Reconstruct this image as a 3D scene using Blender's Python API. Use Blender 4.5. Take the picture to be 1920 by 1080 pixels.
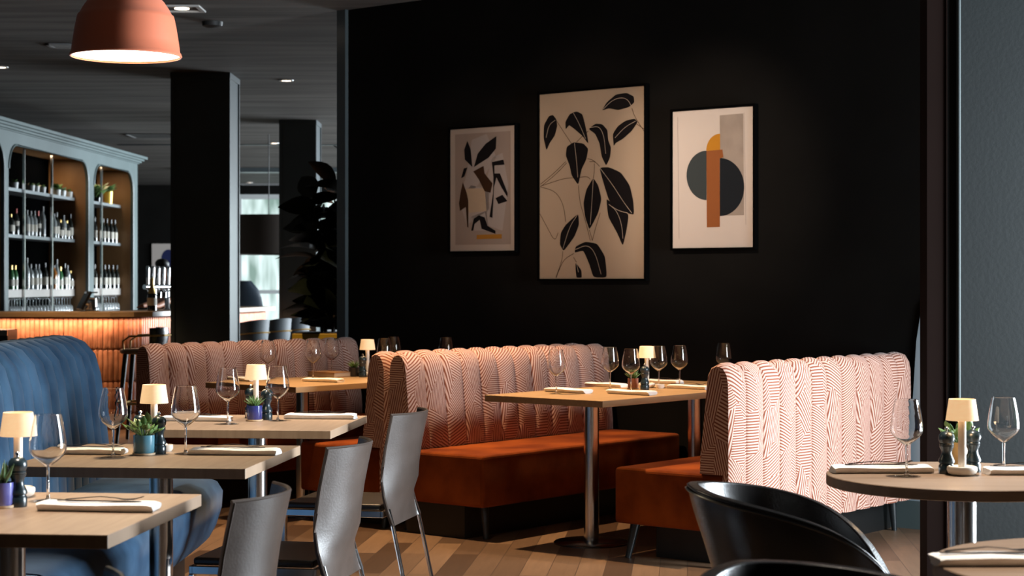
import bpy, math, random
from mathutils import Vector, Matrix
from mathutils.geometry import tessellate_polygon
PI = math.pi
R = math.radians
sc = bpy.context.scene
for o in list(bpy.data.objects):
    bpy.data.objects.remove(o)
C = sc.collection
random.seed(7)

# ------------------------------------------------------------ camera
F = 3350.0           # focal length in pixels of the 1920 wide frame
HC = 1.31            # eye height
HOR = 530.0          # horizon row
cam_d = bpy.data.cameras.new('camera')
cam = bpy.data.objects.new('camera', cam_d)
C.objects.link(cam)
cam.location = (0, 0, HC)
cam.rotation_euler = (PI / 2, 0, 0)
cam_d.sensor_width = 36
cam_d.lens = F / 1920 * 36
cam_d.shift_y = -(540 - HOR) / 1920
cam_d.clip_end = 100
cam_d.dof.use_dof = True
cam_d.dof.focus_distance = 6.8
cam_d.dof.aperture_fstop = 6.3
sc.camera = cam

# ------------------------------------------------------------ exposure, world
sc.view_settings.view_transform = 'Standard'
sc.view_settings.look = 'None'
sc.view_settings.exposure = 0.0
sc.view_settings.gamma = 1.0
sc.view_settings.use_curve_mapping = False
sc.cycles.max_bounces = 10
sc.cycles.transparent_max_bounces = 16
sc.cycles.sample_clamp_indirect = 4.0
sc.cycles.caustics_reflective = False
sc.cycles.caustics_refractive = False
w = bpy.data.worlds.new('world')
sc.world = w
w.use_nodes = True
w.node_tree.nodes['Background'].inputs[0].default_value = (0.6, 0.72, 0.85, 1)
w.node_tree.nodes['Background'].inputs[1].default_value = 0.012

CEIL = 3.17

def lamp(name, typ, loc, energy, col, **k):
    d = bpy.data.lights.new(name, typ)
    d.energy = energy
    d.color = col
    o = bpy.data.objects.new(name, d)
    C.objects.link(o)
    o.location = loc
    aim = k.pop('aim', None)
    for a, v in k.items():
        setattr(d, a, v)
    if aim is not None:
        dv = Vector(aim) - Vector(loc)
        o.rotation_euler = dv.to_track_quat('-Z', 'Y').to_euler()
    return o

DAY = (0.82, 0.92, 1.0)
WARM = (1.0, 0.66, 0.36)
# daylight through the windows of the right-hand wall
def window_light(y0, y1, z0, z1, x, energy, aimdy=0.0, spread=180):
    yc, zc = (y0 + y1) / 2, (z0 + z1) / 2
    o = lamp('daylight', 'AREA', (x, yc, zc), energy, DAY, shape='RECTANGLE',
             size=y1 - y0, size_y=z1 - z0, aim=(x - 1, yc + aimdy, zc), spread=R(spread))
    return o
window_light(5.5, 7.2, 0.12, 2.55, 4.33, 680, -0.1, 150)
for yy in (20.6, 24.6, 28.6):
    window_light(yy, yy + 3.4, 0.5, 2.9, 5.9, 1000, -0.15, 150)

# ------------------------------------------------------------ frames of the plan
TA = R(50.7)
U = Vector((math.cos(TA), math.sin(TA), 0))
V = Vector((-math.sin(TA), math.cos(TA), 0))
def A(u, v, z=0.0):
    p = U * u + V * v
    return Vector((p.x, p.y, z))
TB = R(-5.6)
TBO = R(-0.8)
BX = Vector((math.cos(TB), math.sin(TB), 0))
BY = Vector((-math.sin(TB), math.cos(TB), 0))
def W(px, py, z):
    d = F * (HC - z) / (py - HOR)
    return Vector(((px - 960) / F * d, d, z))
def G(px, d, z=0.0):
    return Vector(((px - 960) / F * d, d, z))

# warm ceiling spotlights over the benches, and on the pictures
def spot(loc, aim, e, size, blend=0.5, col=WARM, r=0.03):
    return lamp('spotlight_beam', 'SPOT', loc, e, col, aim=aim, spot_size=R(size), spot_blend=blend, shadow_soft_size=r)
spot((-0.62, 9.35, 3.12), (-0.20, 9.0, 0), 540, 84, 0.5)
spot((0.85, 8.95, 3.12), (0.85, 8.95, 0), 150, 54, 0.8)
spot((-1.60, 11.0, 3.12), (-1.25, 10.6, 0), 170, 62, 0.7)
spot((-3.9, 14.7, 3.12), (-3.85, 15.6, 0.9), 240, 46, 0.8)
spot((-1.55, 11.9, 3.12), (-1.43, 13.2, 0.85), 150, 26, 0.8)  # unseen spot, added to brighten the gold planter from the front
NEUT = (1.0, 0.86, 0.72)
for x, y, e in ((-1.15, 4.4, 400), (-1.05, 7.15, 380), (1.3, 5.2, 400), (1.3, 3.5, 400)):
    spot((x, y, 3.12), (x, y, 0), e, 40, 0.8, NEUT, 0.05)

# ------------------------------------------------------------ materials
MATS = {}
def nmat(name):
    m = bpy.data.materials.new(name)
    m.use_nodes = True
    nt = m.node_tree
    b = nt.nodes['Principled BSDF']
    MATS[name] = m
    return m, nt, b
def setp(b, **k):
    names = dict(col='Base Color', rough='Roughness', metal='Metallic', spec='Specular IOR Level', sheen='Sheen Weight',
                 sheen_r='Sheen Roughness', coat='Coat Weight', coat_r='Coat Roughness', trans='Transmission Weight', ior='IOR',
                 em='Emission Color', es='Emission Strength', alpha='Alpha', sss='Subsurface Weight')
    for a, v in k.items():
        if a in ('col', 'em'):
            v = (*v, 1)
        b.inputs[names[a]].default_value = v
def plain(name, **k):
    m, nt, b = nmat(name)
    setp(b, **k)
    return m
def L(nt, a, b):
    nt.links.new(a, b)
def nd(nt, t, **k):
    n = nt.nodes.new(t)
    for a, v in k.items():
        setattr(n, a, v)
    return n
def noisy(name, c1, c2, scale=(1, 1, 1), ns=5.0, detail=4, bump=0.0, bscale=None, lo=0.35, hi=0.65, **k):
    """two-tone noise colour with optional bump"""
    m, nt, b = nmat(name)
    setp(b, **k)
    tc = nd(nt, 'ShaderNodeTexCoord')
    mp = nd(nt, 'ShaderNodeMapping')
    mp.inputs['Scale'].default_value = scale
    L(nt, tc.outputs['Object'], mp.inputs[0])
    n = nd(nt, 'ShaderNodeTexNoise')
    n.inputs['Scale'].default_value = ns
    n.inputs['Detail'].default_value = detail
    L(nt, mp.outputs[0], n.inputs['Vector'])
    cr = nd(nt, 'ShaderNodeValToRGB')
    cr.color_ramp.elements[0].position = lo
    cr.color_ramp.elements[1].position = hi
    cr.color_ramp.elements[0].color = (*c1, 1)
    cr.color_ramp.elements[1].color = (*c2, 1)
    L(nt, n.outputs[0], cr.inputs[0])
    L(nt, cr.outputs[0], b.inputs['Base Color'])
    if bump:
        n2 = n
        if bscale:
            n2 = nd(nt, 'ShaderNodeTexNoise')
            n2.inputs['Scale'].default_value = bscale
            L(nt, mp.outputs[0], n2.inputs['Vector'])
        bp = nd(nt, 'ShaderNodeBump')
        bp.inputs['Strength'].default_value = bump
        bp.inputs['Distance'].default_value = 0.01
        L(nt, n2.outputs[0], bp.inputs['Height'])
        L(nt, bp.outputs[0], b.inputs['Normal'])
    return m

noisy('paint', (0.052, 0.064, 0.069), (0.060, 0.074, 0.079), ns=3, rough=0.30, spec=0.5)
noisy('wall_paint', (0.0060, 0.0057, 0.0052), (0.0076, 0.0072, 0.0066), ns=2.5, rough=0.8, spec=0.03)
noisy('teal_wall', (0.0046, 0.0070, 0.0076), (0.0056, 0.0084, 0.0090), ns=2.0, bump=0.05, bscale=60, rough=0.6, spec=0.3)
noisy('brown_paint', (0.009, 0.005, 0.004), (0.011, 0.006, 0.005), ns=2.0, rough=0.8, spec=0.03)
noisy('cabinet_paint', (0.082, 0.112, 0.114), (0.098, 0.132, 0.134), ns=2.0, rough=0.42, spec=0.5)
noisy('ceiling_paint', (0.052, 0.047, 0.042), (0.112, 0.103, 0.094), scale=(0.35, 3.0, 1), ns=2.0, bump=0.25, rough=0.75, spec=0.3)
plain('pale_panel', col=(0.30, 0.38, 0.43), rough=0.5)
plain('bead_paint', col=(0.035, 0.045, 0.047), rough=0.6, spec=0.2)
plain('bar_glass', col=(0.45, 0.48, 0.48), rough=0.08, spec=0.8, alpha=0.4)
plain('black', col=(0.004, 0.004, 0.004), rough=0.45)
plain('black_frame', col=(0.002, 0.002, 0.002), rough=0.9, spec=0.0)
plain('black_mirror', col=(0.001, 0.001, 0.001), rough=0.6, spec=0.0)
plain('chrome', col=(0.75, 0.75, 0.76), metal=1, rough=0.12)
plain('steel', col=(0.72, 0.71, 0.70), metal=1, rough=0.2)
plain('dark_steel', col=(0.16, 0.15, 0.15), metal=1, rough=0.25)
plain('brass', col=(0.70, 0.47, 0.18), metal=1, rough=0.3)
noisy('linen', (0.80, 0.78, 0.76), (0.88, 0.86, 0.84), ns=30, bump=0.15, bscale=300, rough=0.85, spec=0.2)
plain('ceramic_white', col=(0.72, 0.66, 0.58), rough=0.35)
plain('leg_black', col=(0.012, 0.016, 0.018), rough=0.35)
noisy('mill', (0.010, 0.022, 0.030), (0.014, 0.028, 0.036), ns=8, rough=0.28, spec=0.6)
noisy('leather_black', (0.010, 0.008, 0.007), (0.015, 0.011, 0.010), ns=14, bump=0.06, bscale=220, rough=0.27, spec=0.6)
noisy('leather_grey', (0.046, 0.034, 0.028), (0.062, 0.047, 0.040), ns=8, bump=0.05, bscale=160, rough=0.34, spec=0.32)
plain('stitch', col=(0.6, 0.55, 0.5), rough=0.7)
noisy('velvet_orange', (0.13, 0.024, 0.005), (0.32, 0.074, 0.013), ns=3.5, detail=5, rough=0.85, spec=0.05, lo=0.35, hi=0.72, sheen=0.1, sheen_r=0.4)
noisy('velvet_blue', (0.010, 0.030, 0.062), (0.028, 0.066, 0.118), ns=5, detail=5, rough=0.75, spec=0.1, sheen=0.12, sheen_r=0.4)
plain('silicone', col=(0.62, 0.16, 0.075), rough=0.6, spec=0.3, sheen=0.2)
plain('lamp_inner', col=(0.85, 0.82, 0.78), rough=0.6)
plain('glow_disc', col=(0.9, 0.9, 0.88), em=(1.0, 0.80, 0.62), es=7)
plain('bulb', col=(1, 1, 1), em=(1.0, 0.80, 0.60), es=9)
plain('pot_teal', col=(0.07, 0.20, 0.27), rough=0.25, coat=0.5)
plain('pot_cobalt', col=(0.03, 0.04, 0.20), rough=0.2, coat=0.6)
plain('pot_violet', col=(0.12, 0.13, 0.42), rough=0.2, coat=0.6)
plain('pot_copper', col=(0.42, 0.17, 0.12), rough=0.35)
plain('pot_dark', col=(0.02, 0.02, 0.025), rough=0.3)
plain('pot_ochre', col=(0.45, 0.30, 0.12), rough=0.4)
plain('pot_gold', col=(0.75, 0.52, 0.10), rough=0.35, metal=0.4)
plain('pot_white', col=(0.36, 0.38, 0.38), rough=0.4)
noisy('planter_gold', (0.55, 0.36, 0.03), (0.62, 0.42, 0.04), ns=3, rough=0.45)
plain('soil', col=(0.02, 0.013, 0.008), rough=0.95)
noisy('leaf', (0.05, 0.115, 0.03), (0.15, 0.26, 0.09), ns=25, rough=0.4, spec=0.5)
noisy('leaf_aloe', (0.05, 0.11, 0.045), (0.13, 0.21, 0.10), ns=40, rough=0.4, spec=0.5)
noisy('leaf_rubber', (0.004, 0.007, 0.004), (0.010, 0.014, 0.007), ns=9, rough=0.35, spec=0.35)
plain('stem', col=(0.03, 0.02, 0.012), rough=0.8)
plain('skin', col=(0.42, 0.18, 0.10), rough=0.5, sss=0.1)
plain('hair', col=(0.006, 0.005, 0.005), rough=0.5)
plain('shirt', col=(0.008, 0.008, 0.010), rough=0.8)
plain('blue_leather', col=(0.018, 0.028, 0.042), rough=0.4)
noisy('stool_fabric', (0.05, 0.07, 0.085), (0.07, 0.09, 0.11), ns=8, rough=0.6)
plain('paper_white', col=(0.74, 0.68, 0.63), rough=0.7, spec=0.08)
plain('paper_mount', col=(0.50, 0.44, 0.40), rough=0.7, spec=0.08)
plain('paper_print', col=(0.36, 0.30, 0.27), rough=0.7, spec=0.08)
plain('paper_tan', col=(0.50, 0.40, 0.30), rough=0.7, spec=0.08)
plain('ink_black', col=(0.010, 0.008, 0.009), rough=0.6, spec=0.08)
plain('ink_brown', col=(0.05, 0.024, 0.012), rough=0.6, spec=0.08)
plain('ink_white', col=(0.62, 0.52, 0.42), rough=0.6, spec=0.08)
plain('ink_line', col=(0.06, 0.035, 0.02), rough=0.6, spec=0.08)
plain('ink_ochre', col=(0.42, 0.20, 0.035), rough=0.6, spec=0.08)
plain('ink_yellow', col=(0.60, 0.27, 0.03), rough=0.6, spec=0.08)
plain('ink_pale', col=(0.42, 0.38, 0.37), rough=0.6, spec=0.08)
plain('ink_rust', col=(0.34, 0.12, 0.04), rough=0.6, spec=0.08)
plain('ink_slate', col=(0.055, 0.070, 0.075), rough=0.6, spec=0.08)
plain('ink_navy', col=(0.016, 0.020, 0.026), rough=0.6, spec=0.08)
noisy('ink_stone', (0.33, 0.28, 0.24), (0.42, 0.36, 0.31), ns=9, rough=0.6)
plain('ink_blue', col=(0.02, 0.025, 0.08), rough=0.6, spec=0.08)
noisy('shelf_wood', (0.26, 0.125, 0.045), (0.38, 0.20, 0.08), scale=(1, 9, 0.6), ns=3, rough=0.5)
noisy('counter_wood', (0.36, 0.22, 0.11), (0.50, 0.32, 0.17), scale=(1, 1, 6), ns=4, rough=0.4)
plain('shelf_white', col=(0.40, 0.37, 0.34), rough=0.4)
plain('metal_shelf', col=(0.26, 0.29, 0.30), rough=0.35, metal=0.3)
noisy('tile', (0.34, 0.13, 0.065), (0.46, 0.20, 0.11), ns=14, rough=0.38, spec=0.25)
plain('grout', col=(0.35, 0.16, 0.09), rough=0.8)
plain('label_paper', col=(0.55, 0.52, 0.45), rough=0.7)
plain('foil_red', col=(0.25, 0.03, 0.02), rough=0.35, metal=0.3)
plain('foil_gold', col=(0.65, 0.45, 0.16), rough=0.35, metal=0.7)
plain('foil_black', col=(0.01, 0.01, 0.01), rough=0.3)
plain('bottle_clear', col=(0.30, 0.33, 0.33), rough=0.08, spec=0.8, alpha=0.75)
plain('bottle_green', col=(0.03, 0.12, 0.04), rough=0.08, spec=0.8)
plain('bottle_dark', col=(0.008, 0.010, 0.008), rough=0.08, spec=0.8)
plain('bottle_amber', col=(0.30, 0.10, 0.015), rough=0.08, spec=0.8)
plain('shade_dark', col=(0.030, 0.020, 0.014), rough=0.8)
plain('window_frame_paint', col=(0.5, 0.52, 0.52), rough=0.5)
plain('speaker_grey', col=(0.02, 0.02, 0.02), rough=0.6)
plain('vent_grey', col=(0.20, 0.20, 0.20), rough=0.4)
plain('fixture_white', col=(0.55, 0.54, 0.52), rough=0.4)
plain('screen_black', col=(0.01, 0.01, 0.012), rough=0.2)
plain('yellow_sign', col=(0.7, 0.55, 0.05), rough=0.6)

def wood(name, c1, c2, sx=1.0, sy=14.0, rough=0.45):
    m, nt, b = nmat(name)
    setp(b, rough=rough, spec=0.4)
    tc = nd(nt, 'ShaderNodeTexCoord')
    mp = nd(nt, 'ShaderNodeMapping')
    mp.inputs['Scale'].default_value = (sx, sy, sy)
    L(nt, tc.outputs['Object'], mp.inputs[0])
    n = nd(nt, 'ShaderNodeTexNoise')
    n.inputs['Scale'].default_value = 3
    n.inputs['Detail'].default_value = 6
    n.inputs['Distortion'].default_value = 0.6
    L(nt, mp.outputs[0], n.inputs['Vector'])
    cr = nd(nt, 'ShaderNodeValToRGB')
    cr.color_ramp.elements[0].position = 0.3
    cr.color_ramp.elements[1].position = 0.7
    cr.color_ramp.elements[0].color = (*c1, 1)
    cr.color_ramp.elements[1].color = (*c2, 1)
    L(nt, n.outputs[0], cr.inputs[0])
    L(nt, cr.outputs[0], b.inputs['Base Color'])
    return m
wood('oak_grey', (0.255, 0.172, 0.115), (0.325, 0.228, 0.156), 14, 1.0)
wood('oak_warm', (0.36, 0.22, 0.11), (0.45, 0.29, 0.155), 1.0, 14)
wood('oak_round', (0.20, 0.135, 0.090), (0.26, 0.18, 0.125), 1.0, 12)
wood('saucer_wood', (0.55, 0.40, 0.25), (0.65, 0.49, 0.33), 1.0, 12)

def fabric():
    m, nt, b = nmat('pattern_fabric')
    setp(b, rough=0.85, spec=0.15, sheen=0.15)
    uv = nd(nt, 'ShaderNodeUVMap')
    uv.uv_map = 'UVMap'
    mp = nd(nt, 'ShaderNodeMapping')
    mp.inputs['Scale'].default_value = (9.5, 5.2, 1)
    L(nt, uv.outputs[0], mp.inputs[0])
    vo = nd(nt, 'ShaderNodeTexVoronoi', voronoi_dimensions='2D')
    vo.inputs['Scale'].default_value = 1.0
    L(nt, mp.outputs[0], vo.inputs['Vector'])
    sep = nd(nt, 'ShaderNodeSeparateColor')
    L(nt, vo.outputs['Color'], sep.inputs[0])
    def mth(op, a, bb=None):
        n = nd(nt, 'ShaderNodeMath', operation=op)
        for i, s in enumerate((a, bb)):
            if s is None:
                continue
            if isinstance(s, (int, float)):
                n.inputs[i].default_value = s
            else:
                L(nt, s, n.inputs[i])
        return n.outputs[0]
    ang = mth('MULTIPLY', mth('FLOOR', mth('MULTIPLY', sep.outputs[0], 6.99)), PI / 7)
    ang = mth('ADD', ang, 0.22)
    sx = nd(nt, 'ShaderNodeSeparateXYZ')
    L(nt, uv.outputs[0], sx.inputs[0])
    p = mth('ADD', mth('MULTIPLY', sx.outputs[0], mth('COSINE', ang)), mth('MULTIPLY', sx.outputs[1], mth('SINE', ang)))
    frq = mth('ADD', mth('MULTIPLY', mth('FLOOR', mth('MULTIPLY', sep.outputs[1], 2.99)), -75.0), 2 * PI / 0.0115)
    s = mth('SINE', mth('MULTIPLY', p, frq))
    mr = nd(nt, 'ShaderNodeMapRange')
    mr.inputs['From Min'].default_value = -0.45
    mr.inputs['From Max'].default_value = 0.25
    L(nt, s, mr.inputs['Value'])
    mx = nd(nt, 'ShaderNodeMix', data_type='RGBA')
    mx.inputs[6].default_value = (0.20, 0.058, 0.030, 1)
    mx.inputs[7].default_value = (0.57, 0.37, 0.30, 1)
    L(nt, mr.outputs[0], mx.inputs[0])
    L(nt, mx.outputs[2], b.inputs['Base Color'])
    bp = nd(nt, 'ShaderNodeBump')
    bp.inputs['Strength'].default_value = 0.35
    bp.inputs['Distance'].default_value = 0.002
    L(nt, mr.outputs[0], bp.inputs['Height'])
    L(nt, bp.outputs[0], b.inputs['Normal'])
fabric()

def floor_mat():
    m, nt, b = nmat('floor_planks')
    setp(b, rough=0.42, spec=0.5)
    tc = nd(nt, 'ShaderNodeTexCoord')
    mp = nd(nt, 'ShaderNodeMapping')
    mp.inputs['Rotation'].default_value = (0, 0, PI / 2 + R(5.6))
    L(nt, tc.outputs['Object'], mp.inputs[0])
    br = nd(nt, 'ShaderNodeTexBrick')
    br.offset = 0.37
    br.inputs['Scale'].default_value = 1.0
    br.inputs['Brick Width'].default_value = 0.95
    br.inputs['Row Height'].default_value = 0.125
    br.inputs['Mortar Size'].default_value = 0.0015
    br.inputs['Bias'].default_value = -0.1
    br.inputs['Color1'].default_value = (0.070, 0.036, 0.019, 1)
    br.inputs['Color2'].default_value = (0.25, 0.150, 0.086, 1)
    br.inputs['Mortar'].default_value = (0.05, 0.03, 0.02, 1)
    L(nt, mp.outputs[0], br.inputs['Vector'])
    mp2 = nd(nt, 'ShaderNodeMapping')
    mp2.inputs['Scale'].default_value = (2, 22, 1)
    L(nt, mp.outputs[0], mp2.inputs[0])
    n = nd(nt, 'ShaderNodeTexNoise')
    n.inputs['Scale'].default_value = 2
    n.inputs['Detail'].default_value = 6
    n.inputs['Distortion'].default_value = 0.8
    L(nt, mp2.outputs[0], n.inputs['Vector'])
    mr = nd(nt, 'ShaderNodeMapRange')
    mr.inputs['To Min'].default_value = 0.72
    mr.inputs['To Max'].default_value = 1.25
    L(nt, n.outputs[0], mr.inputs['Value'])
    mx = nd(nt, 'ShaderNodeMix', data_type='RGBA', blend_type='MULTIPLY')
    mx.inputs[0].default_value = 1.0
    L(nt, br.outputs['Color'], mx.inputs[6])
    L(nt, mr.outputs[0], mx.inputs[7])
    L(nt, mx.outputs[2], b.inputs['Base Color'])
floor_mat()

def shade_mat():
    m, nt, b = nmat('lamp_shade')
    setp(b, rough=0.8, spec=0.1)
    tc = nd(nt, 'ShaderNodeTexCoord')
    mp = nd(nt, 'ShaderNodeMapping')
    mp.inputs['Scale'].default_value = (30, 30, 90)
    L(nt, tc.outputs['Object'], mp.inputs[0])
    n = nd(nt, 'ShaderNodeTexNoise')
    n.inputs['Scale'].default_value = 2
    L(nt, mp.outputs[0], n.inputs['Vector'])
    cr = nd(nt, 'ShaderNodeValToRGB')
    cr.color_ramp.elements[0].color = (0.84, 0.45, 0.18, 1)
    cr.color_ramp.elements[1].color = (1.0, 0.64, 0.33, 1)
    L(nt, n.outputs[0], cr.inputs[0])
    b.inputs['Base Color'].default_value = (0.6, 0.48, 0.34, 1)
    L(nt, cr.outputs[0], b.inputs['Emission Color'])
    b.inputs['Emission Strength'].default_value = 0.62
shade_mat()

def glassmats():
    m, nt, b = nmat('glass')
    setp(b, col=(1, 1, 1), rough=0.0, trans=1.0, ior=1.47)
    for nm, tint, rf in (('pane', 0.985, 0.9), ('thin_glass', 0.965, 1.0)):
        m, nt, b = nmat(nm)
        nt.nodes.remove(b)
        out = nt.nodes['Material Output']
        tr = nd(nt, 'ShaderNodeBsdfTransparent')
        tr.inputs[0].default_value = (tint, tint, tint, 1)
        gl = nd(nt, 'ShaderNodeBsdfGlossy')
        gl.inputs['Roughness'].default_value = 0.015
        lw = nd(nt, 'ShaderNodeLayerWeight')
        lw.inputs[0].default_value = 0.5
        pw_ = nd(nt, 'ShaderNodeMath', operation='POWER')
        pw_.inputs[1].default_value = 4.0
        L(nt, lw.outputs['Facing'], pw_.inputs[0])
        ma = nd(nt, 'ShaderNodeMath', operation='MULTIPLY_ADD')
        ma.inputs[1].default_value = 0.9 * rf
        ma.inputs[2].default_value = 0.045
        L(nt, pw_.outputs[0], ma.inputs[0])
        mx = nd(nt, 'ShaderNodeMixShader')
        L(nt, ma.outputs[0], mx.inputs[0])
        L(nt, tr.outputs[0], mx.inputs[1])
        L(nt, gl.outputs[0], mx.inputs[2])
        L(nt, mx.outputs[0], out.inputs[0])
    # daylight seen through far windows: soft outdoor tones
    m, nt, b = nmat('daylight_glass')
    setp(b, col=(0.02, 0.02, 0.02), rough=0.1)
    tc = nd(nt, 'ShaderNodeTexCoord')
    mp = nd(nt, 'ShaderNodeMapping')
    mp.inputs['Scale'].default_value = (1.6, 1, 0.35)
    L(nt, tc.outputs['Object'], mp.inputs[0])
    n = nd(nt, 'ShaderNodeTexNoise')
    n.inputs['Scale'].default_value = 2.2
    L(nt, mp.outputs[0], n.inputs['Vector'])
    cr = nd(nt, 'ShaderNodeValToRGB')
    cr.color_ramp.elements[0].position = 0.40
    cr.color_ramp.elements[1].position = 0.62
    cr.color_ramp.elements[0].color = (0.16, 0.24, 0.21, 1)
    cr.color_ramp.elements[1].color = (0.66, 0.80, 0.80, 1)
    L(nt, n.outputs[0], cr.inputs[0])
    L(nt, cr.outputs[0], b.inputs['Emission Color'])
    b.inputs['Emission Strength'].default_value = 1.7
glassmats()

# ------------------------------------------------------------ mesh builder
class MB:
    def __init__(s):
        s.v = []; s.f = []; s.uv = []; s.mi = []
    def add(s, verts, faces, uvs=None, mi=0):
        o = len(s.v)
        s.v += [tuple(p) for p in verts]
        for i, f in enumerate(faces):
            s.f.append([o + k for k in f])
            s.uv.append(uvs[i] if uvs else None)
            s.mi.append(mi)
        return s
    def box(s, x0, x1, y0, y1, z0, z1, mi=0, M=None):
        vs = [Vector((x, y, z)) for x in (x0, x1) for y in (y0, y1) for z in (z0, z1)]
        if M is not None:
            vs = [M @ p for p in vs]
        return s.add(vs, [(0, 1, 3, 2), (4, 6, 7, 5), (0, 4, 5, 1), (2, 3, 7, 6), (0, 2, 6, 4), (1, 5, 7, 3)], mi=mi)
    def lathe(s, prof, seg=32, c=(0, 0, 0), mi=0, cap=True):
        n = len(prof)
        vs = []
        for r, z in prof:
            for k in range(seg):
                a = 2 * PI * k / seg
                vs.append((c[0] + r * math.cos(a), c[1] + r * math.sin(a), c[2] + z))
        fs = []
        for i in range(n - 1):
            for k in range(seg):
                k2 = (k + 1) % seg
                fs.append((i * seg + k, i * seg + k2, (i + 1) * seg + k2, (i + 1) * seg + k))
        if cap:
            if prof[0][0] > 1e-6: fs.append(tuple(reversed(range(seg))))
            if prof[-1][0] > 1e-6: fs.append(tuple((n - 1) * seg + k for k in range(seg)))
        return s.add(vs, fs, mi=mi)
    def tube(s, pts, r, seg=10, mi=0, cap=True, flat=None):
        """swept tube; r a number or list; flat=(ax,ay) scales the section"""
        pts = [Vector(p) for p in pts]
        n = len(pts)
        rs = r if isinstance(r, (list, tuple)) else [r] * n
        fx, fy = flat or (1, 1)
        vs = []
        up = Vector((0, 0, 1))
        t0 = (pts[1] - pts[0]).normalized()
        if abs(t0.dot(up)) > 0.95: up = Vector((0, 1, 0))
        for i, p in enumerate(pts):
            t = (pts[min(i + 1, n - 1)] - pts[max(i - 1, 0)]).normalized()
            a = up.cross(t)
            if a.length < 1e-4: a = Vector((1, 0, 0))
            a.normalize()
            bb = t.cross(a)
            for k in range(seg):
                g = 2 * PI * k / seg
                vs.append(p + (a * math.cos(g) * fx + bb * math.sin(g) * fy) * rs[i])
        fs = []
        for i in range(n - 1):
            for k in range(seg):
                k2 = (k + 1) % seg
                fs.append((i * seg + k, i * seg + k2, (i + 1) * seg + k2, (i + 1) * seg + k))
        if cap:
            fs.append(tuple(reversed(range(seg))))
            fs.append(tuple((n - 1) * seg + k for k in range(seg)))
        return s.add(vs, fs, mi=mi)
    def prism(s, outer, holes, to3, t, mi=0):
        """outer/holes: 2D loops; to3(a,b,depth)->xyz; t thickness"""
        loops = [outer] + list(holes)
        tri = tessellate_polygon([[Vector((a, b, 0)) for a, b in lp] for lp in loops])
        flat = [p for lp in loops for p in lp]
        n = len(flat)
        vs = [to3(a, b, 0) for a, b in flat] + [to3(a, b, t) for a, b in flat]
        fs = [tuple(x) for x in tri]
        if t:
            fs += [tuple(n + k for k in reversed(x)) for x in tri]
            o = 0
            for lp in loops:
                m = len(lp)
                for k in range(m):
                    k2 = (k + 1) % m
                    fs.append((o + k, o + k2, n + o + k2, n + o + k))
                o += m
        else:
            vs = vs[:n]
        return s.add(vs, fs, mi=mi)
    def build(s, name, mats, parent=None, smooth=35, bevel=0, bseg=2, loc=None, recalc=True):
        me = bpy.data.meshes.new(name)
        me.from_pydata(s.v, [], s.f)
        if not isinstance(mats, (list, tuple)): mats = [mats]
        for m in mats: me.materials.append(MATS[m])
        if any(s.mi): me.polygons.foreach_set('material_index', s.mi)
        if any(u is not None for u in s.uv):
            ul = me.uv_layers.new(name='UVMap')
            i = 0
            for f, u in zip(s.f, s.uv):
                for k in range(len(f)):
                    ul.data[i].uv = u[k] if u else (0, 0)
                    i += 1
        elif recalc:
            import bmesh
            bm = bmesh.new(); bm.from_mesh(me)
            bmesh.ops.recalc_face_normals(bm, faces=bm.faces)
            bm.to_mesh(me); bm.free()
        if smooth:
            me.shade_smooth()
            me.set_sharp_from_angle(angle=R(smooth))
        me.update()
        o = bpy.data.objects.new(name, me)
        C.objects.link(o)
        if parent is not None: o.parent = parent
        if loc is not None: o.location = loc
        if bevel:
            b = o.modifiers.new('bevel', 'BEVEL')
            b.width = bevel; b.segments = bseg; b.limit_method = 'ANGLE'; b.angle_limit = R(40)
        return o

def tag(o, label=None, cat=None, group=None, kind=None):
    if label: o['label'] = label
    if cat: o['category'] = cat
    if group: o['group'] = group
    if kind: o['kind'] = kind
    return o
def thing(name, label, cat, loc=(0, 0, 0), rz=0, group=None):
    o = bpy.data.objects.new(name, None)
    o.empty_display_size = 0.1
    C.objects.link(o)
    o.location = loc
    o.rotation_euler = (0, 0, rz)
    return tag(o, label, cat, group)
def dup(root, loc, rz=None, label=None, group=None, sc_=None):
    r = root.copy(); C.objects.link(r); r.location = loc
    if rz is not None: r.rotation_euler = (0, 0, rz)
    if label: r['label'] = label
    if group: r['group'] = group
    if sc_: r.scale = (sc_, sc_, sc_)
    for ch in list(root.children):
        c = ch.copy(); C.objects.link(c); c.parent = r
        for g in list(ch.children):
            d = g.copy(); C.objects.link(d); d.parent = c
    return r
def struct(o):
    o['kind'] = 'structure'
    return o

# ------------------------------------------------------------ the room
struct(MB().box(-8, 6.4, -2, 36, -0.1, 0).build('floor', 'floor_planks', smooth=0))
struct(MB().box(-8, 6.4, -2, 36, CEIL, CEIL + 0.1).build('ceiling', 'ceiling_paint', smooth=0))
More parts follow.
